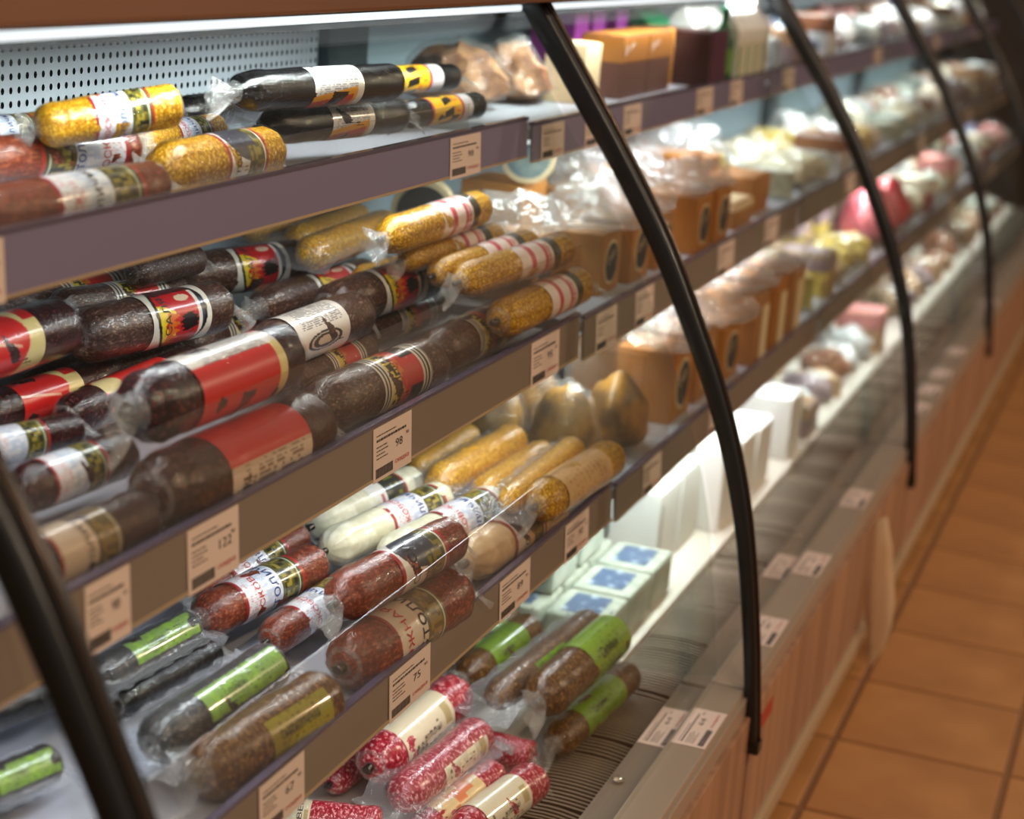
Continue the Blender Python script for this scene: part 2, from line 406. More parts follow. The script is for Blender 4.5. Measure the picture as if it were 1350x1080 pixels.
def fn_wblack(u, a):
    o = fill(u.shape, (222, 220, 216)); put(o, (u > .42), (44, 48, 44)); put(o, (u > .6) & (u < .85) & (hsh(np.floor(a/10), np.floor(u*12)) < .4), (126, 122, 50)); put(o, u > .93, (150, 40, 44)); put(o, (abs(u-.30) < .04) & (a > 50), (176, 90, 100)); return o
def fn_cream(u, a):
    o = fill(u.shape, (232, 218, 190)); put(o, (u > .80) & (u < .93) & (a > 40) & (a < 88), (190, 168, 120)); put(o, (u > .08) & (u < .7) & (a > 60) & lines(u, a, 9, .28, .05, 11, True), (110, 96, 84)); return o
def fn_orange(u, a):
    o = fill(u.shape, (230, 200, 148)); put(o, (hsh(np.floor(a/16), np.floor(u*5), 4) < .45) & (u > .3), (224, 130, 84)); put(o, (a > 70), (232, 214, 176)); return o
def fn_green(c):
    def f(u, a):
        o = fill(u.shape, c); put(o, (u > .08) & (u < .92) & lines(u, a, 12, .22, .02, 7, False), tuple(int(v*.72) for v in c)); return o
    return f
def fn_pink(u, a):
    o = fill(u.shape, (226, 206, 196)); put(o, (abs(u-.3) < .06) | (abs(u-.62) < .04), (190, 70, 80)); put(o, u > .8, (60, 50, 34)); return o
def fn_beige(u, a):
    o = fill(u.shape, (214, 172, 118)); put(o, (u > .1) & (u < .92) & lines(u, a, 9, .4, .03, 3, True), (186, 140, 90)); return o
def fn_blue3(u, a):
    o = fill(u.shape, (214, 196, 176)); put(o, u < .05, (150, 50, 40)); put(o, (u > .6), (96, 82, 46)); put(o, (u > .64) & (u < .9) & (hsh(np.floor(a/9), np.floor(u*18), 3) < .4), (140, 116, 60)); put(o, (u > .93) & (u < .96), (196, 188, 160)); return o

CAS = dict(
 gold=meatmat('casing_gold', S(148, 98, 10), S(198, 146, 28), S(240, 208, 100), 330, .9, .28, .3, 430),
 goldp=meatmat('casing_pale_gold', S(184, 126, 8), S(230, 172, 34), S(250, 220, 104), 300, .8, .28, .4, 400),
 red=meatmat('casing_redbrown', S(98, 42, 24), S(128, 58, 38), S(168, 98, 70), 330, .7, .3, .3, 520, stretch=(.5, 1, 1)),
 brown=meatmat('casing_brown', S(58, 36, 28), S(84, 56, 46), S(134, 106, 92), 360, .85, .32, .4, 560, stretch=(.45, 1, 1)),
 dark=meatmat('casing_dark_red', S(34, 10, 12), S(58, 20, 20), S(104, 54, 46), 300, .85, .27, .5, 420),
 darkb=meatmat('casing_dark_brown', S(44, 20, 16), S(66, 32, 26), S(104, 64, 50), 300, .8, .3, .4, 420),
 black=meatmat('casing_black', S(8, 8, 9), S(18, 17, 18), S(50, 48, 50), 300, .8, .25, .5, 380),
 pepper=meatmat('casing_pepper', S(10, 9, 9), S(26, 23, 23), S(110, 94, 76), 360, 1.0, .35, .3, 420, ramp=(.45, .56)),
 white=meatmat('casing_white', S(206, 202, 176), S(222, 218, 196), S(236, 232, 214), 60, .25, .35, .3, 300),
 cream=meatmat('casing_cream', S(206, 174, 132), S(222, 192, 150), S(236, 212, 172), 60, .25, .35, .3, 300),
 pink=meatmat('casing_pink', S(150, 18, 38), S(186, 52, 74), S(236, 176, 176), 210, .4, .3, .4, 380, ramp=(.44, .54)),
 olive=meatmat('casing_olive_brown', S(74, 46, 22), S(110, 76, 40), S(166, 128, 78), 260, .6, .32, .4, 420),
)
M_clip = mat('metal_clip', S(90, 84, 80), .3, metal=.9)
M_bclip = mat('black_end', S(28, 22, 20), .5)
casings = {}
for k_, s_ in (('a', 1), ('b', 2), ('c', 3)):
    casings[k_] = casing_mesh('casing_'+k_, s_)
FILM = [film_mesh('film', 1, (1, 1)), film_mesh('film', 2, (1, 0)), film_mesh('film', 5, (0, 1))]
for f_ in FILM:
    f_.materials.append(M_film); f_.materials.append(M_tail)
    for p_ in f_.polygons: p_.material_index = 1 if abs(p_.center.x) > L0/2-.002 else 0
POUCH = [pouch_mesh('pouch', 1), pouch_mesh('pouch', 4, 1.6, .022)]
for f_ in POUCH:
    f_.materials.append(M_film2); f_.materials.append(M_flange)
    for p_ in f_.polygons: p_.material_index = 1 if p_.center.z < .004 else 0
def clip_mesh():
    P = []
    for i, (x, r) in enumerate(((-.011, .003), (-.010, .0045), (-.006, .0028), (-.004, .0042), (-.001, .0045), (.002, .004), (.008, .006))):
        P.append([(x-L0/2, r*math.sin(2*PI*j/14)*(1.25 if i < 2 else 1), r*math.cos(2*PI*j/14)) for j in range(14)])
    return grid_mesh('clip', P, closed_u=True, cap=True)
CLIP = clip_mesh()
# kind: casing, label spans [(u0,u1,a0,a1,fn)], wrap, texts
T = 'ring'; LG = 'long'
KIND = {
 'gold_blue': ('gold', [(.36, .76, -150, 210, fn_blue)], 'film', [(T, 'Столичная', .565, 165, .013, M_inkb), (T, 'МОСКОВСКАЯ', .455, 165, .010, M_inkr)]),
 'gold_dark': ('gold', [(.40, .76, -150, 210, fn_dark)], 'film', [(T, 'Стол', .50, 140, .012, M_ink)]),
 'red_blue': ('red', [(.22, .72, -150, 210, fn_blue)], 'film', [(T, 'Столичная', .50, 150, .017, M_inkb), (T, 'МОСКОВСКАЯ', .37, 150, .011, M_inkr)]),
 'red_bluerev': ('red', [(.40, .88, -150, 210, fn_bluerev)], 'film', [(T, 'Столичная', .63, 150, .014, M_inkb), (T, 'МОСКОВСКАЯ', .77, 150, .011, M_inkr)]),
 'red_blue2': ('red', [(.33, .80, -150, 210, fn_blue)], 'film', [(T, 'Столичная', .56, 165, .013, M_ink), (T, 'МОСК', .45, 160, .011, M_inkr)]),
 'red_blue3': ('red', [(.24, .66, -150, 210, fn_blue3)], 'film', [(T, 'Столичная', .49, 130, .017, M_ink), (T, 'ЮЖНАЯ', .36, 130, .012, M_inkr)]),
 'red_dark': ('red', [(.36, .76, -150, 210, fn_dark)], 'film', [(T, 'СТОЛ', .50, 120, .013, M_ink)]),
 'black_white': ('black', [(.38, .68, -150, 210, fn_whiteflame)], 'film', []),
 'black_yellow': ('black', [(.24, .76, -150, 210, fn_yel)], 'film', []),
 'black_plain': ('black', [], 'film', []),
 'red_yellow': ('brown', [(.38, .78, -150, 210, fn_redyel)], 'film', [(T, 'САЛЯМИ', .50, 105, .011, M_ink)]),
 'red_yellow2': ('brown', [(.36, .78, -150, 210, fn_redyel2)], 'film', [(T, 'Брауншвейг', .50, 150, .010, M_ink)]),
 'brown_plain': ('brown', [], 'film', []),
 'dark_red': ('dark', [(.30, .68, -150, 210, fn_red)], 'film', []),
 'dark_red2': ('dark', [(.20, .70, -150, 210, fn_redscript)], 'film', [(LG, 'Сервелат', .36, 60, .012, M_inkw)]),
 'dark_red_big': ('dark', [(.24, .80, -150, 210, fn_bigred)], 'film', []),
 'dark_red_front': ('darkb', [(.26, .76, -150, 210, fn_frontred)], 'film', []),
 'text_white': ('brown', [(.16, .66, -150, 210, fn_text)], 'film', []),
 'gold_pink': ('gold', [(.42, .80, -150, 210, fn_pink)], 'film', [(T, 'Сервелат', .70, 150, .009, M_inkr)]),
 'gold_plain': ('goldp', [], 'pouch', []),
 'gold_beige': ('gold', [(.16, .74, -150, 210, fn_beige)], 'film', []),
 'dark_blue': ('dark', [(.18, .66, -150, 210, fn_blue)], 'film', []),
 'dark_blue2': ('dark', [(.10, .60, -150, 210, fn_blue3)], 'film', [(T, 'Столичная', .36, 140, .014, M_ink)]),
 'white': ('white', [(.42, .76, -150, 210, fn_wblack)], None, []),
 'white_blue': ('white', [(.42, .88, -150, 210, fn_blue)], None, [(T, 'Столичная', .68, 150, .014, M_inkb), (T, 'МОСКОВСКАЯ', .55, 150, .010, M_inkr)]),
 'cream_dark': ('cream', [(.30, .66, -150, 210, fn_dark)], 'film', [(T, 'СТОЛ', .45, 140, .012, M_ink)]),
 'black_green': ('pepper', [(.30, .92, 0, 76, fn_green((118, 152, 58)))], 'pouch', [(LG, 'С ПЕРЦЕМ', .44, 44, .006, M_ink)]),
 'brown_olive': ('olive', [(.36, .84, 24, 96, fn_green((150, 140, 34)))], 'film', [(LG, 'СЫРОКОПЧЕНАЯ', .42, 66, .007, M_ink)]),
 'pink_white': ('pink', [(.16, .70, -70, 128, fn_cream)], 'film', [(LG, 'ПОСОЛ', .24, 96, .006, M_ink), (LG, 'ДОМАШНИЙ', .34, 84, .006, M_ink)]),
 'pink_white2': ('pink', [(.06, .34, -150, 210, fn_cream)], 'film', [(T, 'ВЕКЕНД', .27, 70, .012, M_ink)]),
 'pink_label': ('pink', [(.34, .86, 46, 120, fn_cream)], 'pouch', []),
 'pink_plain': ('pink', [], 'film', []),
 'pink_orange': ('pink', [(.10, .66, -150, 210, fn_orange)], 'film', []),
 'brown_green': ('olive', [(.24, .74, -150, 210, fn_green((116, 150, 42)))], 'film', [(LG, 'Салями', .34, 60, .009, M_ink)]),
 'brown_green2': ('olive', [(.30, .58, 30, 120, fn_green((104, 142, 30)))], 'pouch', []),
 'brown_green3': ('olive', [(.46, .97, -150, 210, fn_green((128, 164, 44)))], 'film', [(LG, 'Салями', .56, 60, .012, M_ink)]),
}
CASMESH = {}; LABMESH = {}
def pile(k):
    cas, labs, wrap, txt = KIND[k]
    if k not in LABMESH:
        ls = [label_mesh('label', *l) for l in labs]
        ts = [(ring_text(b, u, a0, h, mt) if w_ == T else long_text(b, u, a0, h, mt)) for (w_, b, u, a0, h, mt) in txt]
        LABMESH[k] = (ls, ts)
    return cas, wrap, LABMESH[k]
SG = {1: 'sausages on the top shelf', 2: 'sausages on the second shelf', 3: 'sausages on the third shelf', 4: 'sausages on the bottom deck'}
count = 0
def sausage(s, k, p1, p2, r, label):
    global count
    count += 1
    cas, wrap, (ls, ts) = pile(k)
    p1 = Vector(p1); p2 = Vector(p2); ax = (p2-p1); L = ax.length; ax.normalize()
    up = Vector((0, 0, 1)); sy = up.cross(ax).normalized(); uz = ax.cross(sy).normalized()
    rot = Matrix((ax, sy, uz)).transposed()
    roll = Matrix.Rotation(random.uniform(-.16, .16), 3, 'X')
    o = bpy.data.objects.new('sausage', None); COL.objects.link(o); o.empty_display_size = .03
    tag(o, label, 'sausage', SG[s])
    if wrap == 'pouch': roll = Matrix.Rotation(random.uniform(.02, .2), 3, 'X')
    o.matrix_world = Matrix.Translation((p1+p2)/2) @ (rot @ roll).to_4x4() @ Matrix.Diagonal((L/L0, r/R0, r/R0, 1))
    key = (cas, count % 3)
    if key not in CASMESH:
        me = casings['abc'[count % 3]].copy(); me.materials.append(CAS[cas]); CASMESH[key] = me
    c = link('casing', CASMESH[key], o)
    lo = None
    for l in ls: lo = link('label', l, o)
    for t in ts: link('lettering', t, lo)
    if wrap != 'pouch':
        link('end_clip', CLIP, o, M_clip)
    if wrap == 'film': link('wrapping_film', FILM[count % 3], o)
    elif wrap == 'pouch': link('vacuum_pouch', POUCH[count % 2], o)
    return o
# ------------------------------------------------------------------ structure: floor, walls
YB = [.955+1.5*k for k in range(6)]           # joints between the sections of the case
FZ = -.09
fl = bx('floor', -2.2, 4.0, -1.0, 11.0, FZ-.05, FZ-.004, M_grout, None, 0); fl['kind'] = 'structure'
tm = MB(); tm.box(.006, .294, .006, .294, -.02, 0)
tme = tm.mesh('tile', bevel=.002, seg=1); tme.materials.append(M_tile)
for i in range(-1, 6):
    for j in range(-1, 24):
        t = link('tile', tme, fl); t.location = (-.42+.3*i, 1.90+.3*j-.003, FZ); t.rotation_euler = (0, 0, 0)
wl = bx('wall_left', -1.50, -1.40, -1.0, 11.0, FZ, 2.9, mat('wall_paint', S(120, 104, 88), .8), None, 0); wl['kind'] = 'structure'
wf = bx('wall_far', -1.50, 4.0, 11.0, 11.1, FZ, 2.9, mat('wall_dark', S(58, 42, 32), .7), None, 0); wf['kind'] = 'structure'
SNAMES = ['nearest', 'second', 'third', 'fourth', 'farthest']

# ------------------------------------------------------------------ display case sections
INNER = [(-.91, 1.20), (-.885, 1.162), (-.797, 1.042), (-.734, .955), (-.669, .857), (-.616, .758), (-.567, .657), (-.528, .553), (-.500, .447), (-.475, .303), (-.457, .160)]
def smooth_curve(pts, n):
    P = [Vector((p[0], p[1])) for p in pts]; out = []
    m = len(P)-1
    for i in range(n+1):
        t = i/n*m; k = min(int(t), m-1); f = t-k
        p0 = P[max(k-1, 0)]; p1 = P[k]; p2 = P[k+1]; p3 = P[min(k+2, m)]
        out.append(.5*((2*p1)+(-p0+p2)*f+(2*p0-5*p1+4*p2-p3)*f*f+(-p0+3*p1-3*p2+p3)*f**3))
    return out
def offset(C, d0, d1):
    out = []
    for i, p in enumerate(C):
        t = (C[min(i+1, len(C)-1)]-C[max(i-1, 0)]).normalized(); n = Vector((-t.y, t.x))
        if n.x < 0: n = -n
        out.append(p+n*(d0+(d1-d0)*i/(len(C)-1)))
    return out
CI = smooth_curve(INNER, 44)
def sweep(name, prof2, m, parent, smooth=True, ci=CI):
    """prof2: (normal 0..1 of local thickness, y) closed outline"""
    P = []
    for i, p in enumerate(ci):
        t = (ci[min(i+1, len(ci)-1)]-ci[max(i-1, 0)]).normalized(); n = Vector((-t.y, t.x))
        if n.x < 0: n = -n
        th = .036+(.019-.036)*i/(len(ci)-1)
        P.append([(p.x+n.x*a*th, y, p.y+n.y*a*th) for a, y in prof2])
    return link(name, grid_mesh(name, P, closed_u=True, smooth=smooth, cap=True), parent, m)
def rounded(a0, a1, y0, y1, k=5):
    out = []
    ca, cy, ra, ry = (a0+a1)/2, (y0+y1)/2, (a1-a0)/2, (y1-y0)/2
    for i in range(16):
        t = 2*PI*i/16; c, s_ = math.cos(t), math.sin(t)
        out.append((ca+ra*math.copysign(abs(c)**.6, c), cy+ry*math.copysign(abs(s_)**.6, s_)))
    return out
POSTL = ['black curved post nearest the viewer, cut by the bottom left corner', 'tall black curved post in the middle of the case, second from the viewer',
         'black curved post third from the viewer, above the hanging strip', 'black curved post fourth from the viewer, beside the far products', 'black curved post at the dark far end of the aisle', 'last black curved post, mostly hidden at the far end']
for k, y in enumerate(YB):
    t = thing('curved_post', POSTL[k], 'post', (0, y, 0), 0, 'curved posts of the display case')
    sweep('frame_bar', rounded(.12, .94, -.006, .006), M_post, t)
    sweep('gasket', rounded(0, .92, -.017, -.0055), M_black, t)
    sweep('gasket', rounded(0, .92, .0055, .017), M_black, t)
    sweep('cover_strip', rounded(.70, 1.10, -.0030, .0030), M_postedge, t)
    bx('foot', -.462, -.436, -.012, .012, .145, .165, M_black, t, .003)

def perforated(y0, y1, z0, z1, x, parent):
    """steel sheet with real punched holes"""
    py, pz, r = .0150, .0148, .0032
    ny = int((y1-y0)/py); nzz = int((z1-z0)/pz)
    V = []; F = []; idx = {}
    def vid(p):
        q = (round(p[0], 5), round(p[1], 5))
        if q not in idx: idx[q] = len(V); V.append((x, p[0], p[1]))
        return idx[q]
    for i in range(ny):
        for j in range(nzz):
            cy, cz = y0+(i+.5)*py, z0+(j+.5)*pz; hy, hz = py/2, pz/2
            sq = [(hy, 0), (hy, hz), (0, hz), (-hy, hz), (-hy, 0), (-hy, -hz), (0, -hz), (hy, -hz)]
            ho = [(r*math.cos(PI/4*q), 1.25*r*math.sin(PI/4*q)) for q in range(8)]
            a = [vid((cy+p, cz+q)) for p, q in sq]; b = [vid((cy+p, cz+q)) for p, q in ho]
            for q in range(8): F.append((a[q], a[(q+1) % 8], b[(q+1) % 8], b[q]))
    me = bpy.data.meshes.new('perforated_sheet'); me.from_pydata(V, [], F); me.update()
    return link('perforated_sheet', me, parent, M_peg)

CASEL = ['nearest section of the grey display case, its pegboard back showing above the top shelf', 'second section of the display case, with cheese cartons and white boxes inside',
         'third section of the display case, behind the hanging paper strip', 'fourth section of the display case, blurred at the far end of the aisle', 'farthest section of the display case, in the dark end']
slat_mesh = None
for k in range(5):
    y0, y1 = YB[k]+.005, YB[k+1]-.005
    t = thing('display_case', CASEL[k], 'display case', (0, (y0+y1)/2, FZ), 0, 'sections of the long display case')
    yo = (y0+y1)/2
    def P(name, x0, x1, ya, yb, z0, z1, m, bev=.0015, par=None):
        return bx(name, x0, x1, ya-yo, yb-yo, z0-FZ, z1-FZ, m, par or t, bev)
    bp = P('back_panel', -1.24, -1.215, y0-.01, y1+.01, -.05, 1.20, M_back if k else M_dark, 0)
    if k == 0:
        ps = perforated(y0, y1+.004, .99, 1.17, -1.185, t); ps.location = (0, -yo, -FZ)
        P('back_panel', -1.20, -1.185, y0, y1, .18, .985, M_back, .001)
    else:
        for q in range(5):
            P('rib', -1.215, -1.208, y0, y1, 1.0+.035*q, 1.012+.035*q, M_back, .001)
        P('back_panel', -1.212, -1.19, y0, y1, .18, .98, M_back, .001)
    P('upright', -1.20, -1.168, y1-.006, y1+.13, .18, 1.20, mat('slate_upright', S(44, 56, 60), .5), .001)
    P('canopy_panel', -1.24, -.925, y0-.01, y1+.01, 1.172, 1.20, M_canopy, .001)
    P('canopy_front', -.855, -.815, y0-.012, y1+.012, 1.171, 1.275, M_fascia, .004)
    P('canopy_profile', -.872, -.855, y0-.01, y1+.01, 1.166, 1.19, M_fprof, .002)
    P('lamp_housing', -.925, -.872, y0-.01, y1+.01, 1.162, 1.20, M_canopy, .002)
    P('lamp_diffuser', -.905, -.874, y0+.04, y1-.02, 1.153, 1.162, M_tube, .004)
    P('lamp_fin', -.928, -.925, y0, y1, 1.139, 1.163, M_fin, 0)
    # base
    P('base_body', -1.22, -.47, y0, y1, -.05, .165, M_dark, 0)
    P('deck_tray', -1.18, -.676, y0+.004, y1-.004, .185, .205, M_tray, .002)
    P('grille_bed', -.676, -.560, y0+.002, y1-.002, .166, .178, M_dark, .001)
    P('ledge', -.562, -.516, y0, y1, .16, .228, M_steel, .002)
    P('front_lip', -.519, -.466, y0, y1, .205, .239, M_lip, .003)
    P('lip_bead', -.470, -.460, y0, y1, .196, .232, M_lip, .002)
    P('front_panel', -.475, -.452, y0+.004, y1-.004, -.012, .204, M_lamin, .002)
    P('bumper_strip', -.478, -.443, y0, y1, -.050, -.014, M_bumper, .004)
    P('plinth', -.56, -.470, y0, y1, FZ, -.05, M_plinth, .001)
    if slat_mesh is None:
        sm = MB(); n = 156
        for i in range(n):
            yy = -.74+i*.0095
            if i % 23 == 22: continue
            h = .004*math.sin(i*.9)*((i % 23)/23)**3
            dz = .0015*math.sin(i*.37)
            pts = []
            for q in range(7):
                f = q/6; x = -.674+.108*f; lift = .018+dz+.003*math.sin(PI*f)+h*.3; sh = .006*math.sin(PI*f)*(1 if i % 23 > 16 else .25)
                pts += [(x, yy+sh, lift), (x, yy+.0046+sh, lift), (x, yy+.0046+sh, 0), (x, yy+sh, 0)]
            fs = []
            for q in range(6):
                b = q*4; fs += [(b, b+1, b+5, b+4), (b+1, b+2, b+6, b+5), (b+3, b, b+4, b+7)]
            fs += [(0, 3, 2, 1), (24, 25, 26, 27)]
            sm.add(pts, fs)
        slat_mesh = sm.mesh('grille_slats'); slat_mesh.materials.append(M_slat); slat_mesh.materials.append(M_slatshade)
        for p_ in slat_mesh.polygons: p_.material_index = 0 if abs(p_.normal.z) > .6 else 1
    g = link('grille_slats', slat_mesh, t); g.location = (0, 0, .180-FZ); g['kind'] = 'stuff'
    for yy in (y0+.36, y0+.75, y0+1.14):
        m = MB(); P_ = []
        for r_, z_ in ((.0035, .0), (.0065, .001), (.008, .0035), (.0055, .0035), (.0035, .001)):
            P_.append([(r_*math.cos(2*PI*q/16), r_*math.sin(2*PI*q/16), z_) for q in range(16)])
        s_ = link('screw', grid_mesh('screw', P_, closed_u=True, cap=False), t, mat('bright_screw', S(220, 205, 185), .2, metal=1)); s_.location = (-.548, yy-yo, .229-FZ)

# ------------------------------------------------------------------ shelves
SH = {1: (-.860, .957, 1.008, M_rail1, 'top', 1.043), 2: (-.760, .686, .745, M_rail2, 'second', .845), 3: (-.690, .457, .509, M_rail2, 'third', .592)}
for k in range(5):
    for s, (xf, zb, zt, rm, nm, gz) in SH.items():
        y0, y1 = YB[k]+.012, YB[k+1]-.012
        dz = 0 if k == 0 else -.010
        a = zt+dz-(.028 if k == 0 else .006)
        sh = thing('shelf', f'{nm} steel shelf of the {SNAMES[k]} section, {"lavender" if s == 1 else "brownish grey"} price rail along its front', 'shelf', (0, (y0+y1)/2, a), 0, 'shelves of the display case')
        yo = (y0+y1)/2
        def P(name, x0, x1, ya, yb, z0, z1, m, bev=.001): return bx(name, x0, x1, ya-yo, yb-yo, z0-a, z1-a, m, sh, bev)
        P('shelf_board', -1.182, xf-.004, y0, y1, a-.016, a, M_shelf, .001)
        m = MB(); m.add([(xf-.003, y0-yo, zt+dz-a), (xf+.001, y0-yo, zt+dz-a), (xf+.004, y0-yo, zb+dz-a), (xf, y0-yo, zb+dz-a), (xf-.003, y1-yo, zt+dz-a), (xf+.001, y1-yo, zt+dz-a), (xf+.004, y1-yo, zb+dz-a), (xf, y1-yo, zb+dz-a)],
              [(0, 1, 2, 3), (7, 6, 5, 4), (0, 4, 5, 1), (1, 5, 6, 2), (2, 6, 7, 3), (3, 7, 4, 0)])
        link('price_rail', m.mesh('price_rail', bevel=.0006, seg=1), sh, rm)
        P('rail_bead', xf-.006, xf+.003, y0, y1, zt+dz-.001, zt+dz+.0035, M_railedge, .0008)
        P('rail_bead', xf-.001, xf+.0055, y0, y1, zb+dz-.002, zb+dz+.001, M_bumper, .0004)
        if k == 0:
            ye = y1-.21 if s == 1 else y1
            P('clear_guard', xf-.006, xf-.0045, y0, ye, zt+.0035, gz, M_guard1 if s == 1 else M_guard, 0)
        elif k > 1:
            P('clear_guard', xf-.006, xf-.003, y0, y1, zt+dz+.0035, gz-.035, M_guard, 0)
        P('lamp_tube', xf-.034, xf-.018, y0+.03, y1-.03, a-.028, a-.0165, M_tube, .003)
        for yb in (y0+.004, y1-.007):
            m = MB(); m.add([(-1.178, yb-yo, -.016), (xf-.02, yb-yo, -.016), (xf-.05, yb-yo, -.030), (-1.178, yb-yo, -.062),
                             (-1.178, yb+.003-yo, -.016), (xf-.02, yb+.003-yo, -.016), (xf-.05, yb+.003-yo, -.030), (-1.178, yb+.003-yo, -.062)],
                            [(0, 1, 2, 3), (7, 6, 5, 4), (0, 4, 5, 1), (1, 5, 6, 2), (2, 6, 7, 3), (3, 7, 4, 0)])
            link('bracket', m.mesh('bracket'), sh, M_shelf)
# ------------------------------------------------------------------ curved glass and dividers
GC = offset(CI, -.020, -.040); GC = [g for g in GC if g.y > .243 and g.y < 1.168]
for k in range(5):
    y0, y1 = YB[k]+.004, YB[k+1]-.004
    t = thing('curved_glass', f'curved clear front glass of the {SNAMES[k]} section, between two black posts', 'glass', (GC[-1].x, (y0+y1)/2, GC[-1].y), 0, 'curved front glass panes')
    P = []
    for g, s_ in [(g, 0) for g in GC]+[(g, 1) for g in reversed(offset(GC, -.004, -.004))]:
        P.append((g.x-GC[-1].x, g.y-GC[-1].y))
    h = (y1-y0)/2; n = len(P)
    me = bpy.data.meshes.new('pane'); V = [(a, -h, b) for a, b in P]+[(a, h, b) for a, b in P]
    nn = len(GC); F = []
    for i in range(n):
        j = (i+1) % n; F.append((i, j, j+n, i+n))
    me.from_pydata(V, [], F); me.update()
    link('pane', me, t, M_glass)
for k in range(1, 5):
    y = YB[k]+.0045
    V = []; prof_ = [(-1.16, .235)]+[(-.575, .235)]+[(g.x-.006, g.y) for g in reversed(GC)]+[(-1.16, 1.155)]
    n = len(prof_)
    me = bpy.data.meshes.new('divider_glass'); me.from_pydata([(a, -.0025, b) for a, b in prof_]+[(a, .0025, b) for a, b in prof_], [], [tuple(range(n)), tuple(reversed(range(n, 2*n)))]+[(i, (i+1) % n+0, (i+1) % n+n, i+n) for i in range(n)]); me.update()
    o = link('divider_glass', me, None, M_div); o.location = (0, y, 0)
    tag(o, f'clear upright glass divider at the {["", "second", "third", "fourth", "fifth"][k]} black post', 'glass divider', 'glass dividers of the display case')

# ------------------------------------------------------------------ price tags
def flat_text(body, h, mtl, ln=None):
    return text_mesh(body, h, mtl, ln)
BAR = MB(); x_ = 0
for i in range(16):
    w_ = .0006+.0009*((i*7) % 3)/2; BAR.box(0, .0003, x_, x_+w_, 0, .010); x_ += w_+.0006
BARM = BAR.mesh('barcode'); BARM.materials.append(M_ink)
LINES = MB()
for i, (a_, b_, z_) in enumerate(((.004, .030, .0415), (.004, .044, .0365), (.004, .018, .031), (.004, .020, .0275), (.004, .015, .024), (.004, .019, .0205))):
    q = a_; n_ = 0
    while q < b_:
        ww = .0014+.001*((n_*5+i) % 3); LINES.box(0, .0003, q, min(q+ww, b_), z_, z_+(.0022 if i == 1 else .0010)); q += ww+.0008; n_ += 1
LINEM = LINES.mesh('fine_print'); LINEM.materials.append(M_ink)
TXT = {}
def price_tag(loc, wy, hz, label, price='', cents='90', flat=False, tilt=0, rz=0, red='скидка', group='price tags on the shelf rails'):
    t = bpy.data.objects.new('price_tag', None); COL.objects.link(t); t.empty_display_size = .02
    tag(t, label, 'price tag', group)
    rot = Matrix.Rotation(rz, 4, 'Z')
    if flat: rot = rot @ Matrix.Rotation(-PI/2, 4, 'Y')
    else: rot = rot @ Matrix.Rotation(tilt, 4, 'Y')
    t.matrix_world = Matrix.Translation(loc) @ rot
    # local: y along the rail, z up, x out
    pp = bx('paper', 0, .0006, 0, wy, 0, hz, M_paper, t, 0)
    o = link('barcode', BARM, pp); o.location = (.0006, .006, .004)
    o.scale = (1, wy/.058, hz/.058)
    o = link('fine_print', LINEM, pp); o.location = (.0006, 0, 0); o.scale = (1, wy/.052, hz/.05)
    def tx(body, h, m, y, z, ln=None):
        key = (body, h, m.name)
        if key not in TXT: TXT[key] = flat_text(body, h, m, ln)
        q = link('lettering', TXT[key], pp); q.matrix_local = Matrix.Translation((.001, y, z)) @ Matrix(((0, 0, 1, 0), (1, 0, 0, 0), (0, 1, 0, 0), (0, 0, 0, 1)))
        q.scale = (wy/.058, hz/.052, 1)
    if price:
        tx(price, .0085, M_ink, wy*.56, hz*.46); tx(cents, .0035, M_ink, wy*.84, hz*.60)
    tx(red, .0048, M_inkr, wy*.55, hz*.16)
RT = .046
tags = [  # (shelf, y, width, price, label)
 (1, 1.135, .088, '85', 'price tag on the lavender rail at the left edge of the picture'),
 (1, 2.156, .104, '98', 'price tag near the right end of the lavender top rail of the nearest section'),
 (2, 1.192, .066, '98', 'price tag on the second rail beside the near black post'),
 (2, 1.352, .092, '122', 'price tag reading 122 on the second rail'),
 (2, 1.742, .102, '98', 'price tag on the second rail above the white sausages'),
 (2, 2.240, .112, '95', 'price tag toward the right end of the second rail'),
 (3, 1.372, .090, '67', 'price tag at the bottom edge, on the third rail'),
 (3, 1.660, .110, '75', 'price tag on the third rail above the large pink salami'),
 (3, 1.986, .108, '89', 'price tag in the middle of the third rail, above the green labels'),
 (3, 2.232, .100, '92', 'price tag at the right end of the third rail')]
for s, y, wy, pr, lb in tags:
    xf, zb, zt = SH[s][:3]
    price_tag((xf+.0052, y, zb-.004), wy, zt-zb+.001, lb, pr, tilt=-.06)
# end holders
for k, (y, wy, s) in enumerate([(2.50, .10, 1), (2.70, .11, 1), (2.90, .10, 1), (3.36, .12, 1), (3.62, .1, 1), (2.52, .1, 2), (2.72, .10, 2), (3.24, .12, 2), (3.62, .12, 2), (2.60, .1, 3), (3.0, .1, 3)]):
    xf, zb, zt = SH[s][:3]
    o = ['first', 'second', 'third', 'fourth', 'fifth', 'first', 'second', 'third', 'fourth', 'first', 'second'][k]
    price_tag((xf+.0052, y, zb-.013), wy, zt-zb, f'pale price tag on the {SH[s][4]} rail behind the second post, {o} from that post', '', tilt=-.06)
for i in range(10):
    s = (1, 2, 3)[i % 3]; xf, zb, zt = SH[s][:3]; y = 4.1+.4*i
    price_tag((xf+.0052, y, zb-.013), .12, zt-zb, f'blurred price tag on the {SH[s][4]} rail, {["first","second","third","fourth"][i//3]} past the third post', '', tilt=-.06, group='blurred far price tags')
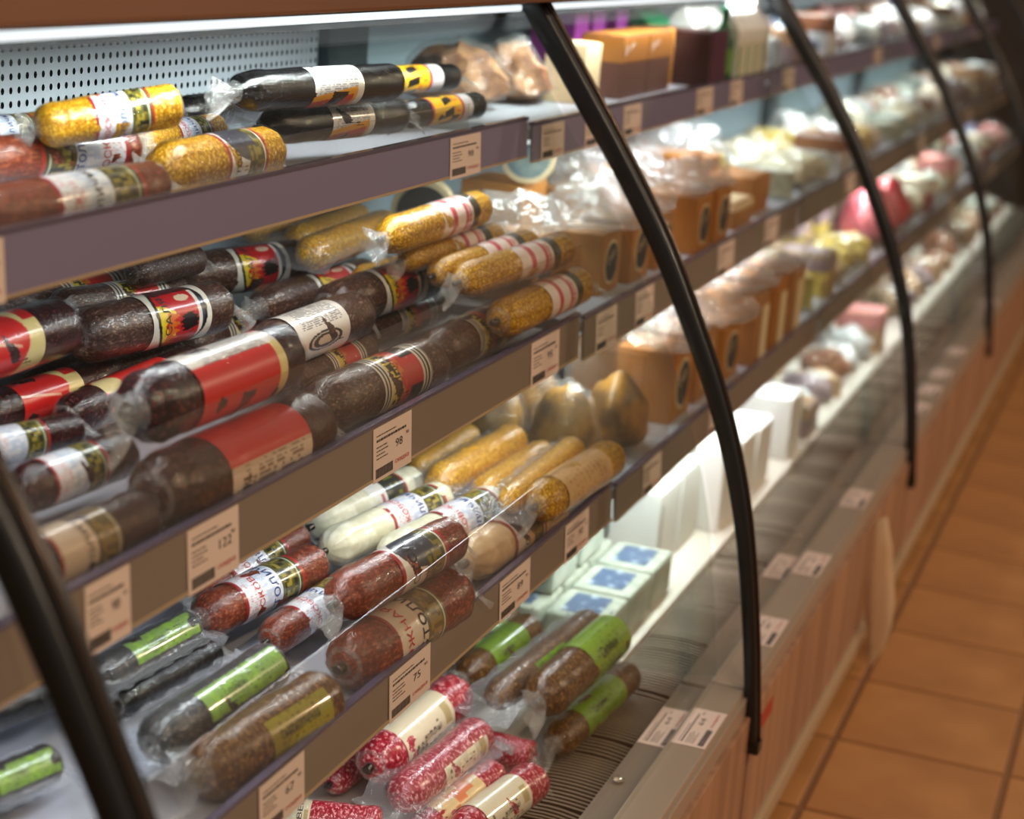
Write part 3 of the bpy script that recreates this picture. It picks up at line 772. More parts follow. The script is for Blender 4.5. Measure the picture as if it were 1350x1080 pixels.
# tags lying on the front lip
for y, lb in ((2.225, 'price tag lying on the front lip just before the second post'), (2.63, 'price tag lying on the front lip just past the second post'), (2.985, 'price tag lying flat on the lip between second and third post'), (3.42, 'price tag on the lip close to the foot of the third post'),
              (4.25, 'first flat price tag on the lip past the third post'), (4.45, 'second flat price tag on the lip past the third post'), (4.65, 'third flat price tag on the lip past the third post'), (4.95, 'price tag on the lip halfway along the third section'), (5.75, 'price tag on the lip past the fourth post')):
    price_tag((-.468, y, .2395), .125 if y < 4 else .1, .046, lb, '64', flat=True, group='price tags on the front lip')
for y, lb in ((2.225, 'paler price tag lying under the glass edge before the second post'), (2.97, 'paler price tag under the glass on the ledge of the second section')):
    price_tag((-.518, y, .2287 if y > 0 else 0), .13, .042, lb, '64', flat=True, group='price tags on the ledge')
# hanging strip at the third post
P = []
for z, xa, xb, yy, sk in ((.215, -.446, -.426, 3.46, .0), (.15, -.446, -.408, 3.465, .006), (.11, -.447, -.404, 3.47, .008), (.085, -.449, -.398, 3.475, .0), (.05, -.448, -.390, 3.47, -.012), (.0, -.440, -.388, 3.465, -.02), (-.045, -.430, -.396, 3.46, -.012), (-.082, -.420, -.412, 3.455, 0)):
    P.append([(xa+(xb-xa)*q, yy+sk*(q-.5), z+.012*(q-.5)) for q in (0, .33, .66, 1)])
me = grid_mesh('hanging_strip', P); bm = bmesh.new(); bm.from_mesh(me); bmesh.ops.solidify(bm, geom=bm.faces[:], thickness=.0012); bm.to_mesh(me); bm.free()
o = link('hanging_strip', me, None, mat('strip_paper', S(218, 184, 146), .6)); tag(o, 'long beige paper strip hanging twisted from the front lip by the third post', 'paper strip')
o = bx('sticker', -.4521, -.4512, 2.52, 2.60, .150, .176, mat('sticker_red', S(168, 48, 30), .5), None, 0); tag(o, 'small red sticker on the brown panel beside the second post foot', 'sticker')
# ------------------------------------------------------------------ sausages in the nearest section
TABLE = [
(1,'gold_blue',(-1.012,1.492,1.053),(-0.925,1.608,1.076),0.0210,'gold netted sausage propped highest at the left of the top shelf, its end tilted up'),
(1,'gold_blue',(-1.146,1.511,1.026),(-1.128,1.699,1.027),0.0154,'gold sausage lying against the pegboard, behind the two red ones of the top shelf'),
(1,'red_bluerev',(-1.049,1.405,1.022),(-1.001,1.650,1.022),0.0226,'red-brown sausage of the top shelf lying just behind the front red one'),
(1,'gold_blue',(-1.019,1.682,1.022),(-1.014,1.849,1.022),0.0188,'gold sausage half hidden between the red-brown and the front gold sausage of the top shelf'),
(1,'red_blue2',(-0.914,1.253,1.009),(-0.898,1.527,1.009),0.0239,'red-brown sausage at the front left corner of the top shelf, behind the clear guard'),
(1,'gold_dark',(-0.929,1.577,1.013),(-0.927,1.804,1.013),0.0280,'short gold sausage with grey-topped label at the front of the top shelf'),
(1,'black_white',(-0.948,1.754,1.077),(-0.889,2.052,1.077),0.0221,'long black sausage with wide white label lying highest on the top shelf'),
(1,'black_yellow',(-1.004,2.188,1.058),(-0.957,2.408,1.058),0.0181,'black sausage with yellow label at the back right of the top shelf'),
(1,'black_white',(-0.961,1.849,1.031),(-0.912,2.126,1.031),0.0213,'black sausage with white label on the top shelf, beside the front gold one'),
(1,'black_yellow',(-0.920,2.140,1.028),(-0.903,2.366,1.028),0.0177,'front black sausage with yellow label, right end of the top shelf'),
(1,'black_plain',(-1.072,1.856,1.032),(-1.073,2.063,1.032),0.0206,'plain black sausage in clear film, underneath the longest black one'),
(1,'gold_blue',(-1.161,1.597,1.004),(-1.135,1.766,1.003),0.0161,'gold sausage barely showing between the red-brown one and the propped gold one'),
(2,'red_yellow',(-1.139,1.964,0.818),(-1.067,2.185,0.818),0.0289,'brown sausage with red badge topmost in the back row, directly under the lavender rail'),
(2,'red_yellow',(-1.063,1.639,0.815),(-1.023,1.886,0.815),0.0302,'brown sausage with large red badge lying on top, second shelf middle left'),
(2,'red_yellow2',(-1.122,1.690,0.830),(-1.114,1.952,0.808),0.0209,'brown sausage with yellow and black label lying behind the one with the large red label'),
(2,'red_yellow2',(-1.159,1.641,0.832),(-1.154,1.927,0.823),0.0181,'brown sausage farthest left in the back row, just below the lavender rail'),
(2,'brown_plain',(-1.100,1.812,0.852),(-1.088,1.946,0.852),0.0177,'short plain brown sausage wrapped in clear film at the back of the second shelf'),
(2,'dark_red',(-1.063,1.372,0.830),(-1.062,1.624,0.833),0.0304,'dark red sausage cut by the left edge of the picture, red label with cream end'),
(2,'dark_red',(-1.083,1.466,0.756),(-1.072,1.737,0.756),0.0229,'dark red sausage under the pile at the left edge, red and cream label showing'),
(2,'dark_red2',(-1.015,1.549,0.754),(-1.027,1.841,0.754),0.0237,'dark red sausage with script on its red label, half under the biggest one'),
(2,'brown_plain',(-1.086,1.747,0.746),(-1.063,1.856,0.761),0.0199,'unlabelled brown sausage behind the biggest dark red one'),
(2,'dark_red_big',(-0.839,1.389,0.827),(-0.830,1.670,0.827),0.0341,'biggest dark red sausage, on top of the second shelf, red label with white text panel'),
(2,'dark_red_front',(-0.804,1.363,0.759),(-0.803,1.687,0.753),0.0378,'large dark sausage with red and white label right behind the second shelf guard'),
(2,'red_yellow2',(-1.075,1.869,0.758),(-1.058,2.107,0.757),0.0252,'brown sausage with yellow and red label right behind the biggest dark red one'),
(2,'red_yellow',(-1.025,1.980,0.795),(-1.035,2.328,0.782),0.0246,'lilac-brown sausage in loose film with round red emblem, second shelf centre back'),
(2,'red_yellow',(-0.956,2.025,0.796),(-0.924,2.280,0.805),0.0302,'brown sausage with red emblem whose twisted film points at the gold ones'),
(2,'text_white',(-0.911,1.770,0.799),(-0.910,2.027,0.798),0.0289,'brown sausage with white ingredients label in the centre of the second shelf'),
(2,'red_yellow2',(-0.954,2.116,0.749),(-0.932,2.352,0.750),0.0222,'brown sausage with red label peeking out below the one with twisted film'),
(2,'red_yellow2',(-0.911,1.844,0.747),(-0.904,2.044,0.749),0.0224,'brown sausage under the white ingredients label one, its red label seen through the guard'),
(2,'red_yellow2',(-0.824,1.734,0.754),(-0.810,2.022,0.754),0.0318,'brown sausage behind the guard, yellow and red label above the tag reading 98'),
(2,'red_yellow2',(-0.825,2.062,0.751),(-0.825,2.311,0.751),0.0293,'short brown sausage at the guard, between a longer brown and a gold one'),
(2,'gold_pink',(-0.781,2.163,0.782),(-0.767,2.460,0.786),0.0263,'gold sausage behind the guard at the right end of the second shelf'),
(2,'gold_pink',(-0.896,2.054,0.888),(-0.897,2.386,0.888),0.0246,'gold sausage lying alone on top at the right end of the second shelf'),
(2,'gold_pink',(-0.824,2.133,0.831),(-0.793,2.457,0.833),0.0231,'gold sausage with pink label, foremost in the upper gold row of the second shelf'),
(2,'gold_pink',(-0.865,2.148,0.831),(-0.845,2.458,0.836),0.0203,'gold sausage second from the front in the upper gold row of the second shelf'),
(2,'gold_pink',(-0.908,2.146,0.844),(-0.889,2.438,0.844),0.0183,'gold sausage third from the front, below the one lying alone on top'),
(2,'gold_plain',(-1.026,2.103,0.841),(-1.044,2.408,0.841),0.0234,'greenish gold sausage in clear film left of the one lying alone on top'),
(2,'gold_plain',(-1.095,2.209,0.837),(-1.110,2.457,0.839),0.0212,'yellow sausage in film high at the back, under the top shelf edge'),
(2,'gold_plain',(-1.160,2.202,0.840),(-1.148,2.448,0.827),0.0180,'yellow sausage furthest back on the second shelf'),
(2,'gold_plain',(-0.994,2.200,0.797),(-0.972,2.434,0.797),0.0208,'gold sausage deep in the pile behind the brown one with twisted film'),
(2,'dark_blue',(-1.001,1.356,0.768),(-0.957,1.491,0.768),0.0178,'dark sausage with olive and white label beside the near black post, upper of two'),
(2,'dark_blue',(-0.897,1.300,0.766),(-0.885,1.457,0.766),0.0225,'dark sausage with green and red banded label just right of the near black post'),
(2,'dark_blue2',(-0.808,1.181,0.750),(-0.797,1.345,0.751),0.0252,'dark sausage behind the second shelf guard, touching the near black post'),
(2,'brown_plain',(-1.119,1.617,0.743),(-1.147,1.840,0.743),0.0212,'brown sausage at the bottom of the second shelf pile'),
(3,'white',(-0.928,1.964,0.538),(-0.893,2.203,0.540),0.0243,'white sausage with black clip and black label, furthest back of the white ones'),
(3,'white_blue',(-0.871,1.883,0.542),(-0.830,2.150,0.543),0.0244,'white sausage with blue lettering and olive band in the middle of the third shelf'),
(3,'white_blue',(-0.804,1.906,0.537),(-0.777,2.196,0.534),0.0264,'cream sausage with olive band touching the gold tray packs'),
(3,'red_dark',(-0.752,1.656,0.576),(-0.728,1.924,0.575),0.0276,'brown sausage with black and olive label, film twisted at its lower end'),
(3,'red_blue',(-0.889,1.617,0.542),(-0.862,1.842,0.542),0.0250,'red-brown sausage with blue lettering, foremost of the three together on the third shelf'),
(3,'red_blue',(-0.826,1.652,0.519),(-0.825,1.883,0.519),0.0211,'red-brown sausage with blue lettering, lying lowest and rightmost of the three together'),
(3,'red_blue',(-0.929,1.688,0.532),(-0.932,1.943,0.532),0.0192,'red-brown sausage with blue lettering half hidden by the price tag reading 122'),
(3,'black_green',(-0.896,1.420,0.544),(-0.884,1.593,0.544),0.0203,'black peppered sausage with green label, upper one in the clear vacuum bags'),
(3,'black_plain',(-0.890,1.455,0.507),(-0.872,1.623,0.509),0.0177,'black peppered sausage without label between the two green-labelled ones'),
(3,'black_green',(-0.785,1.344,0.535),(-0.774,1.566,0.538),0.0252,'black peppered sausage with long green label and crumbly lower end'),
(3,'brown_olive',(-0.737,1.350,0.515),(-0.715,1.565,0.515),0.0301,'brown sausage with yellow-green label behind the guard of the third shelf'),
(3,'red_blue3',(-0.729,1.632,0.518),(-0.711,1.899,0.518),0.0332,'brown sausage with white lettered label behind the guard, middle of the third shelf'),
(3,'cream_dark',(-0.732,1.984,0.523),(-0.725,2.284,0.510),0.0300,'cream sausage with dark band behind the guard, right part of the third shelf'),
(3,'gold_plain',(-0.850,2.161,0.553),(-0.837,2.438,0.552),0.0250,'gold sausage in a clear tray pack, leftmost of the gold ones on the third shelf'),
(3,'gold_plain',(-0.802,2.205,0.534),(-0.796,2.450,0.534),0.0231,'gold sausage in a clear pack, second from the left of the third shelf gold ones'),
(3,'gold_plain',(-0.727,2.101,0.565),(-0.744,2.427,0.558),0.0203,'narrow gold sausage just behind the front gold one of the third shelf'),
(3,'gold_beige',(-0.694,2.117,0.565),(-0.697,2.454,0.545),0.0274,'gold sausage with beige label at the far right end of the third shelf'),
(3,'gold_plain',(-0.920,2.260,0.533),(-0.913,2.458,0.542),0.0183,'small gold sausage at the back, beside the price tag on the brown rail'),
(3,'black_plain',(-0.969,1.301,0.527),(-0.940,1.416,0.527),0.0184,'black sausage beyond the near post on the third shelf, above the pale bag'),
(3,'black_green',(-0.887,1.201,0.518),(-0.860,1.309,0.518),0.0185,'black sausage in a pale bag at the bottom left, outside the near post'),
(4,'pink_white',(-0.797,1.882,0.282),(-0.788,2.137,0.282),0.0315,'pink mottled salami with wide cream label, largest on the bottom deck'),
(4,'pink_label',(-0.738,1.830,0.276),(-0.720,2.051,0.276),0.0258,'pink salami with narrow cream side label in a clear bag on the deck'),
(4,'pink_plain',(-0.741,2.098,0.237),(-0.660,2.093,0.237),0.0216,'short pink salami lying crosswise between the others on the deck'),
(4,'pink_orange',(-0.710,1.842,0.237),(-0.689,2.028,0.237),0.0239,'pink salami with orange and cream label, on the deck between two others'),
(4,'pink_white',(-0.663,1.842,0.244),(-0.634,2.026,0.245),0.0256,'pink salami with cream label nearest the dark grille'),
(4,'pink_white2',(-0.852,1.743,0.266),(-0.733,1.779,0.266),0.0233,'pink salami lying crosswise at the bottom edge, dark upright lettering on its cream label'),
(4,'pink_plain',(-0.858,1.903,0.235),(-0.855,2.091,0.235),0.0202,'dark pink salami in purple-tinted film, under the third shelf rail'),
(4,'brown_green',(-0.803,2.202,0.276),(-0.786,2.424,0.278),0.0246,'brown sausage with light green label behind the pair in the flat bag on the deck'),
(4,'brown_green',(-0.847,2.252,0.266),(-0.831,2.458,0.274),0.0240,'sausage with dark green label half covered by the third shelf rail'),
(4,'brown_green2',(-0.724,2.095,0.301),(-0.697,2.438,0.301),0.0228,'brown sausage in a flat glossy vacuum bag on the deck, left of the green-ended one'),
(4,'brown_green3',(-0.666,2.113,0.308),(-0.650,2.375,0.310),0.0317,'brown sausage with bright green upper half, top of the pile on the deck'),
(4,'brown_green',(-0.653,2.148,0.233),(-0.634,2.435,0.233),0.0241,'brown sausage with green label lying lowest, against the dark grille'),
]
for s_, k_, a_, b_, r_, l_ in TABLE: sausage(s_, k_, a_, b_, r_, l_)

# ------------------------------------------------------------------ packs of the further sections
M_kraft = mat('kraft_card', S(150, 100, 54), .55, c2=S(168, 116, 66), scale=9)
M_kraft2 = mat('kraft_orange', S(162, 102, 38), .5)
M_brown = mat('brown_card', S(92, 52, 40), .5)
M_dbrown = mat('dark_brown_card', S(58, 32, 30), .45)
M_purple = mat('purple_card', S(110, 36, 104), .4)
M_oval = mat('oval_print', S(48, 46, 48), .5)
M_cream = mat('cream_print', S(214, 190, 150), .6)
M_white = mat('white_card', S(232, 228, 222), .45)
M_wbeige = mat('white_card_side', S(222, 200, 176), .5)
M_blue = mat('blue_print', S(72, 92, 124), .4, c2=S(176, 190, 206), scale=55, ramp=(.55, .66))
M_green = mat('green_card', S(20, 84, 52), .4)
M_lgreen = mat('green_print', S(92, 140, 56), .5)
M_tissue = mat('white_tissue', S(232, 228, 220), .45, bump=.5, bscale=40)
M_tuft = clearmat('tuft_film', (.95, .95, .95), gloss=.08, rough=.12, haze=.12, bump=1.0, bscale=50, bdist=.008)
M_bagfilm = clearmat('bag_film', (.96, .95, .94), gloss=.03, rough=.10, haze=.05, bump=1.0, bscale=50, bdist=.008)
def crumple(name, sx, sy, sz, seed, m, parent, z0=0, sub=3, amp=.35, flat=True):
    bm = bmesh.new(); bmesh.ops.create_icosphere(bm, subdivisions=sub, radius=1)
    for v in bm.verts:
        q = v.co.copy(); f = 1+amp*(nz(q.x, q.y, q.z, 1.7, seed)+.6*abs(nz(q.x, q.y, q.z, 4.2, seed+4)))
        x, y, z = q.x*f, q.y*f, q.z*f
        if z < 0 and flat: z *= .35
        v.co = (x*sx/2, y*sy/2, (z+.30)*sz*.62)
    mn = min(v.co.z for v in bm.verts)
    for v in bm.verts: v.co.z += -mn+z0
    me = bpy.data.meshes.new(name); bm.to_mesh(me); bm.free()
    me.polygons.foreach_set('use_smooth', [amp < .3]*len(me.polygons))
    return link(name, me, parent, m)
def oval(parent, x, y, z, ry, rz, m, name='oval_label', axis='x'):
    V = []; n = 24
    for d in (0, .0008):
        V += [(d, ry*math.cos(2*PI*i/n), rz*math.sin(2*PI*i/n)) for i in range(n)]
    me = bpy.data.meshes.new(name); me.from_pydata(V, [], [tuple(range(n, 2*n))]+[(i, (i+1) % n, (i+1) % n+n, i+n) for i in range(n)]); me.update()
    o = link(name, me, parent, m); o.location = (x, y, z)
    if axis == '-y': o.rotation_euler = (0, 0, -PI/2)
    return o
def on(parent, name, body, h, m, x, y, z, ln=None, rot=0):
    me = text_mesh(body, h, m, ln, name)
    o = link(name, me, parent); o.matrix_local = Matrix.Translation((x, y, z)) @ Matrix(((0, 0, 1, 0), (1, 0, 0, 0), (0, 1, 0, 0), (0, 0, 0, 1))) @ Matrix.Rotation(rot, 4, 'Z')
def kraft_box(x, y, z, wx, wy, h, label, group, lab=True, tuft=True, m=None, rz=0, lean=0):
    t = thing('gift_box', label, 'box', (x, y, z), rz, group)
    bx('box_body', -wx, 0, 0, wy, 0, h, m or M_kraft, t, .003)
    if lab:
        oval(t, .0002, wy/2, h*.5, wy*.34, h*.36, M_cream, 'label_rim'); oval(t, .0012, wy/2, h*.5, wy*.30, h*.32, M_oval)
        on(t, 'lettering', 'Сыр', h*.13, M_cream, .0024, wy*.30, h*.46, wy*.4, .5)
    if tuft: o = crumple('film_tuft', wx*1.15, wy*1.2, .058, hash((round(x*100), round(y*100))) % 50, M_tuft, t, h-.004, 3, .9); o.location = (-wx/2, wy/2, 0)
    return t
def carton(x, y, z, wx, wy, h, label, group, m1, m2, split=.55, text='', tm=None):
    t = thing('carton', label, 'carton', (x, y, z), 0, group)
    bx('carton_body', -wx, 0, 0, wy, 0, h, m1, t, .002)
    if m2: bx('printed_band', -wx-.0006, .0006, -.0006, wy+.0006, h*split, h-.002, m2, t, .001)
    if text: on(t, 'lettering', text, h*.14, tm or M_inkw, .0013, .008, h*(split+.12), wy*.8, .3)
    bx('top_flap', -wx+.004, -.004, .004, wy-.004, h, h+.0015, m2 or m1, t, 0)
    return t
def bag(x, y, z, wx, wy, h, label, group, m, seed=1, film=True, name='film_bag', cat='bag', amp=.35):
    t = thing(name, label, cat, (x-wx/2, y+wy/2, z), 0, group)
    crumple('contents', wx*.86, wy*.86, h*.9, seed, m, t, .002, 3, amp)
    if film: crumple('film', wx*.95, wy*.95, h*.98, seed, M_bagfilm, t, .001, 3, amp+.04)
    return t
def wedge(x, y, z, wx, wy, h, label, group, m, seed=1, rz=0):
    t = thing('cheese_wedge', label, 'cheese', (x-wx/2, y+wy/2, z), rz, group)
    mb = MB(); mb.add([(-wx/2, -wy/2, 0), (wx/2, -wy/2, 0), (0, wy/2, 0), (-wx/2, -wy/2, h), (wx/2, -wy/2, h), (0, wy/2, h)], [(0, 2, 1), (3, 4, 5), (0, 1, 4, 3), (1, 2, 5, 4), (2, 0, 3, 5)])
    link('cheese', mb.mesh('cheese', bevel=.004), t, m)
    bx('label', -wx*.22, wx*.22, -wy*.44, -wy*.10, h+.0002, h+.001, M_white, t, 0)
    return t
G1 = 'packs on the top shelf past the second post'; G2 = 'packs on the second shelf past the second post'; G3 = 'packs on the third shelf past the second post'; G4 = 'packs on the deck past the second post'
z1, z2, z3, z4 = SH[1][2]-.016, SH[2][2]-.016, SH[3][2]-.016, .205
# top shelf, second section
M_crack = mat('crackers', S(112, 66, 36), .6, c2=S(160, 112, 70), scale=40)
bag(-.96, 2.54, z1, .16, .17, .115, 'clear bag of brown crackers on the top shelf, touching the divider glass', G1, M_crack, 3)
bag(-.95, 2.73, z1, .14, .14, .105, 'clear bag of brown crackers, second from the divider glass', G1, M_crack, 5)
bx_ = carton(-.92, 2.875, z1, .07, .08, .095, 'cream paper pack left of the orange cartons on the top shelf', G1, M_cream, None)
for i, y in enumerate((3.03, 3.185)):
    carton(-.905, y, z1, .075, .145, .104, ('orange and brown carton nearest the second post on the top shelf', 'orange and brown carton touching the purple one on the top shelf')[i], G1, M_brown, M_kraft2, .58, 'Choco', M_inkw)
carton(-.93, 3.34, z1, .07, .05, .105, 'narrow dark carton with purple stripe on the top shelf', G1, M_dbrown, None)
bx('stripe', -.929, -.928, 3.348, 3.375, z1+.01, z1+.1, M_purple, None, 0); tag(bpy.data.objects['stripe'], 'purple card strip on the face of the narrow dark carton', 'card')
carton(-.93, 3.395, z1, .06, .045, .104, 'narrow orange carton squeezed between two dark ones', G1, M_kraft2, None)
t_ = carton(-.862, 3.45, z1, .12, .12, .10, 'wide dark brown carton with purple aisle side on the top shelf', G1, M_dbrown, None)
o = bx('purple_side', .0002, .0012, .006, .124, .004, .104, mat('plum_card', S(84, 34, 62), .4), t_, 0)
t_ = thing('gable_carton', 'green roof-shaped carton behind the wide dark brown one', 'carton', (-1.04, 3.46, z1), 0, G1)
mb = MB(); mb.add([(-.05, 0, 0), (.05, 0, 0), (.05, .15, 0), (-.05, .15, 0), (-.05, 0, .11), (.05, 0, .11), (.05, .15, .11), (-.05, .15, .11), (0, 0, .145), (0, .15, .145)],
   [(0, 3, 2, 1), (0, 1, 5, 4), (1, 2, 6, 5), (2, 3, 7, 6), (3, 0, 4, 7), (4, 5, 8), (6, 7, 9), (5, 6, 9, 8), (7, 4, 8, 9)])
link('carton_body', mb.mesh('carton_body', bevel=.001), t_, M_green)
def bottle(x, y, z, r, h, label, group, m, m2):
    t = thing('bottle', label, 'bottle', (x, y, z), 0, group)
    P_ = [[(q*r*math.cos(2*PI*i/18), q*r*math.sin(2*PI*i/18), zz*h) for i in range(18)] for zz, q in ((0, .9), (.02, 1), (.55, 1), (.68, .75), (.76, .38), (.92, .35), (.925, .42), (1, .42))]
    link('bottle_body', grid_mesh('bottle_body', P_, closed_u=True, cap=True), t, m)
    P_ = [[(1.02*r*math.cos(2*PI*i/18), 1.02*r*math.sin(2*PI*i/18), zz*h) for i in range(18)] for zz in (.12, .45)]
    link('label', grid_mesh('label', P_, closed_u=True), t, m2)
bottle(-.885, 3.635, z1, .022, .145, 'green bottle between the dark brown carton and the milk cartons', G1, M_green, M_lgreen)
mk = 0
for i, (x, y) in enumerate(((-.862, 3.67), (-.862, 3.738), (-.862, 3.806), (-.862, 3.874), (-.95, 3.65), (-.95, 3.72), (-.95, 3.79), (-.95, 3.86), (-1.11, 3.62), (-1.11, 3.70))):
    nm_ = ['first', 'second', 'third', 'fourth', 'fifth', 'sixth', 'seventh', 'eighth', 'ninth', 'tenth'][i]
    t_ = thing('milk_carton', ('white milk carton in the front row beside the green bottle, ' if i < 4 else 'white milk carton in the row behind the front ones, ' if i < 8 else 'white milk carton far back behind the orange cartons, ')+nm_+' counted from the bottle', 'carton', (x, y, z1), 0, 'milk cartons on the top shelf')
    mb = MB(); mb.add([(-.06, 0, 0), (0, 0, 0), (0, .065, 0), (-.06, .065, 0), (-.06, 0, .10), (0, 0, .10), (0, .065, .10), (-.06, .065, .10), (-.03, .005, .142), (-.03, .06, .142)],
       [(0, 3, 2, 1), (0, 1, 5, 4), (1, 2, 6, 5), (2, 3, 7, 6), (3, 0, 4, 7), (4, 5, 8), (6, 7, 9), (5, 6, 9, 8), (7, 4, 8, 9)])
    link('carton_body', mb.mesh('carton_body', bevel=.001), t_, M_white)
    bx('green_print', .0002, .001, .008, .024, .006, .070, M_lgreen, t_, 0); bx('brown_print', .0002, .001, .034, .050, .006, .080, M_cream, t_, 0)
    bx('fin', -.033, -.027, .004, .061, .141, .154, M_white, t_, .001)
for i, y in enumerate((3.12, 3.22, 3.36)):
    carton(-1.03, y+.02, z1, .08, .075, .138, 'tall purple and brown carton at the back of the top shelf, '+['first', 'second', 'third'][i]+' of three', G1, M_dbrown, M_purple, .3)
# second shelf, second section
M_box2 = M_kraft
t_ = thing('round_cheese', 'round boxed cheese standing upright with a grey round label ringed in cream', 'cheese', (-1.0, 2.86, z2+.127), .34, G2)
def disc(parent, name, r, w_, m, y):
    P_ = [[(r*q*math.cos(2*PI*i/32), y+d, r+r*q*math.sin(2*PI*i/32)) for i in range(32)] for d, q in ((0, .001), (0, .97), (w_*.1, 1), (w_*.9, 1), (w_, .97), (w_, .001))]
    return link(name, grid_mesh(name, P_, closed_u=True, smooth=False), parent, m)
disc(t_, 'cheese', .046, .035, M_cream, 0); o = disc(t_, 'label', .037, .001, mat('grey_label', S(96, 116, 122), .5, c2=S(150, 160, 150), scale=30), -.0012); o.location = (0, 0, .009)
t_ = thing('round_cheese', 'second round boxed cheese with dark label, half behind the gold sausage', 'cheese', (-1.08, 2.62, z2+.05), .3, G2)
disc(t_, 'cheese', .050, .04, M_cream, 0); o = disc(t_, 'label', .040, .001, M_oval, -.0012); o.location = (0, 0, .010)
kraft_box(-.86, 2.52, z2, .10, .10, .10, 'kraft gift box with clear tuft just behind the divider glass on the second shelf', G2)
kraft_box(-.80, 2.66, z2, .10, .10, .095, 'kraft gift box second from the divider glass on the second shelf', G2)
kraft_box(-.79, 2.79, z2, .10, .10, .10, 'kraft gift box third from the divider glass, beside the black post', G2)
kraft_box(-.79, 2.94, z2, .10, .09, .09, 'kraft gift box half hidden by the black post, second shelf', G2)
kraft_box(-.775, 3.13, z2, .10, .10, .10, 'orange-brown gift box with dark oval label, left one of the front pair', G2, m=M_kraft2)
kraft_box(-.775, 3.27, z2, .10, .10, .10, 'orange-brown gift box with dark oval label, right one of the front pair', G2, m=M_kraft2)
for i, (x, y, zz) in enumerate(((-.92, 3.0, 0), (-.92, 3.14, 0), (-.92, 3.28, 0), (-.90, 3.50, 0), (-.90, 3.66, 0), (-1.0, 2.85, 0), (-1.04, 3.42, 0), (-1.04, 3.60, 0))):
    kraft_box(x, y, z2, .11, .12, .105+.02*(i % 2), 'plain kraft box at the back of the second shelf, '+['behind the left oval-label box', 'behind the gap of the pair', 'behind the right oval-label box', 'beyond the pair', 'last before the third post', 'carrying the round cheese', 'near one at the back panel', 'far one at the back panel'][i], G2, lab=False, m=(M_kraft, M_kraft2)[i % 2], tuft=i != 5)
t_ = carton(-.785, 3.46, z2, .10, .15, .05, 'flat cream-topped kraft carton right of the front pair', G2, M_kraft, M_cream, .7)
t_ = carton(-.80, 3.66, z2, .10, .16, .075, 'kraft carton lying before the third post on the second shelf', G2, M_kraft2, M_kraft, .5)
# third shelf, second section
M_fish = mat('golden_food', S(164, 116, 40), .45, c2=S(96, 66, 30), scale=24)
for i, (x, y, w_, h_) in enumerate(((-.86, 2.50, .10, .15), (-.75, 2.52, .08, .145), (-.98, 2.55, .10, .15), (-.845, 2.63, .10, .15), (-.94, 2.75, .10, .15), (-1.07, 2.70, .1, .15))):
    bag(x, y, z3, .11, w_, h_, 'clear bag of golden-brown food past the divider glass, '+['against the glass', 'nearest the rail', 'third from the rail', 'behind the front ones', 'fifth from the rail', 'deepest'][i], G3, M_fish, i+2, amp=.22)
t_ = thing('clear_box', 'tall clear plastic box of brown food at the end of the third shelf', 'box', (-.74, 2.55, z3), 0, G3)
def hollow(parent, name, wx, wy, h, m, th=.002):
    mb = MB(); mb.box(-wx, -wx+th, 0, wy, 0, h); mb.box(-th, 0, 0, wy, 0, h); mb.box(-wx, 0, 0, th, 0, h); mb.box(-wx, 0, wy-th, wy, 0, h)
    return link(name, mb.mesh(name), parent, m)
bpy.data.objects[t_.name].location = (-.70, 2.60, z3); hollow(t_, 'box_walls', .125, .18, .17, M_guard); crumple('contents', .10, .15, .13, 8, M_fish, t_, .002, 3, .2).location = (-.062, .09, 0)
for i, (x, y, wy, h_) in enumerate(((-.72, 2.86, .12, .12), (-.72, 3.02, .12, .12), (-.715, 3.18, .13, .105), (-.70, 3.36, .11, .135), (-.70, 3.52, .11, .14), (-.70, 3.68, .12, .14), (-.84, 3.0, .14, .12), (-.84, 3.2, .14, .12), (-.84, 3.42, .14, .13), (-.84, 3.62, .14, .13))):
    kraft_box(x, y, z3, .10, wy, h_, 'kraft gift box on the third shelf, '+['just past the divider bags', 'hidden by the second post', 'dark oval label right of the second post', 'orange with cream strip', 'second in the orange trio', 'last before the third post', 'back row, first', 'back row, second', 'back row, third', 'back row, fourth'][i], G3, lab=i < 3, m=(M_kraft2, M_kraft)[i % 2])
for i, y in enumerate((3.40, 3.56, 3.72)):
    o = bx('cream_card', -.6985, -.6965, y, y+.05, z3+.01, z3+.11, M_cream, None, 0); tag(o, 'upright cream card leaning on an orange gift box, '+['first', 'second', 'third'][i]+' toward the third post', 'card', 'cream cards on the third shelf')
# deck, second section
M_cheese = mat('white_wrap', S(168, 174, 160), .4, c2=S(188, 190, 176), scale=30, bump=.4, bscale=40)
def cheese_block(x, y, z, wx, wy, h, label):
    t = thing('cheese_block', label, 'cheese', (x, y, z), 0, 'white and blue cheese blocks on the deck')
    bx('wrapper', -wx, 0, 0, wy, 0, h, M_cheese, t, .008)
    bx('blue_label', -wx*.80, -wx*.2, wy*.15, wy*.85, h, h+.0008, M_blue, t, 0)
for i, (x, y, z, lb) in enumerate(((-.695, 2.50, 0, 'white cheese block with blue top nearest the deck sausages'), (-.695, 2.63, 0, 'white cheese block with blue top behind the nearest one, front row'), (-.80, 2.50, 0, 'white cheese block with blue top on the left against the divider'),
      (-.80, 2.63, 0, 'white cheese block with blue top in the middle of the group'), (-.695, 2.76, 0, 'white cheese block with blue top next to the first white box'), (-.80, 2.76, 0, 'white cheese block left of the one next to the white box'),
      (-.80, 2.56, .072, 'white cheese block lying on top of the left ones'), (-.80, 2.70, .072, 'upper white cheese block with pale blue top at the back'), (-.90, 2.60, .072, 'upper white cheese block deepest under the shelf'))):
    cheese_block(x, y, z4+z, .098, .12, .07, lb)
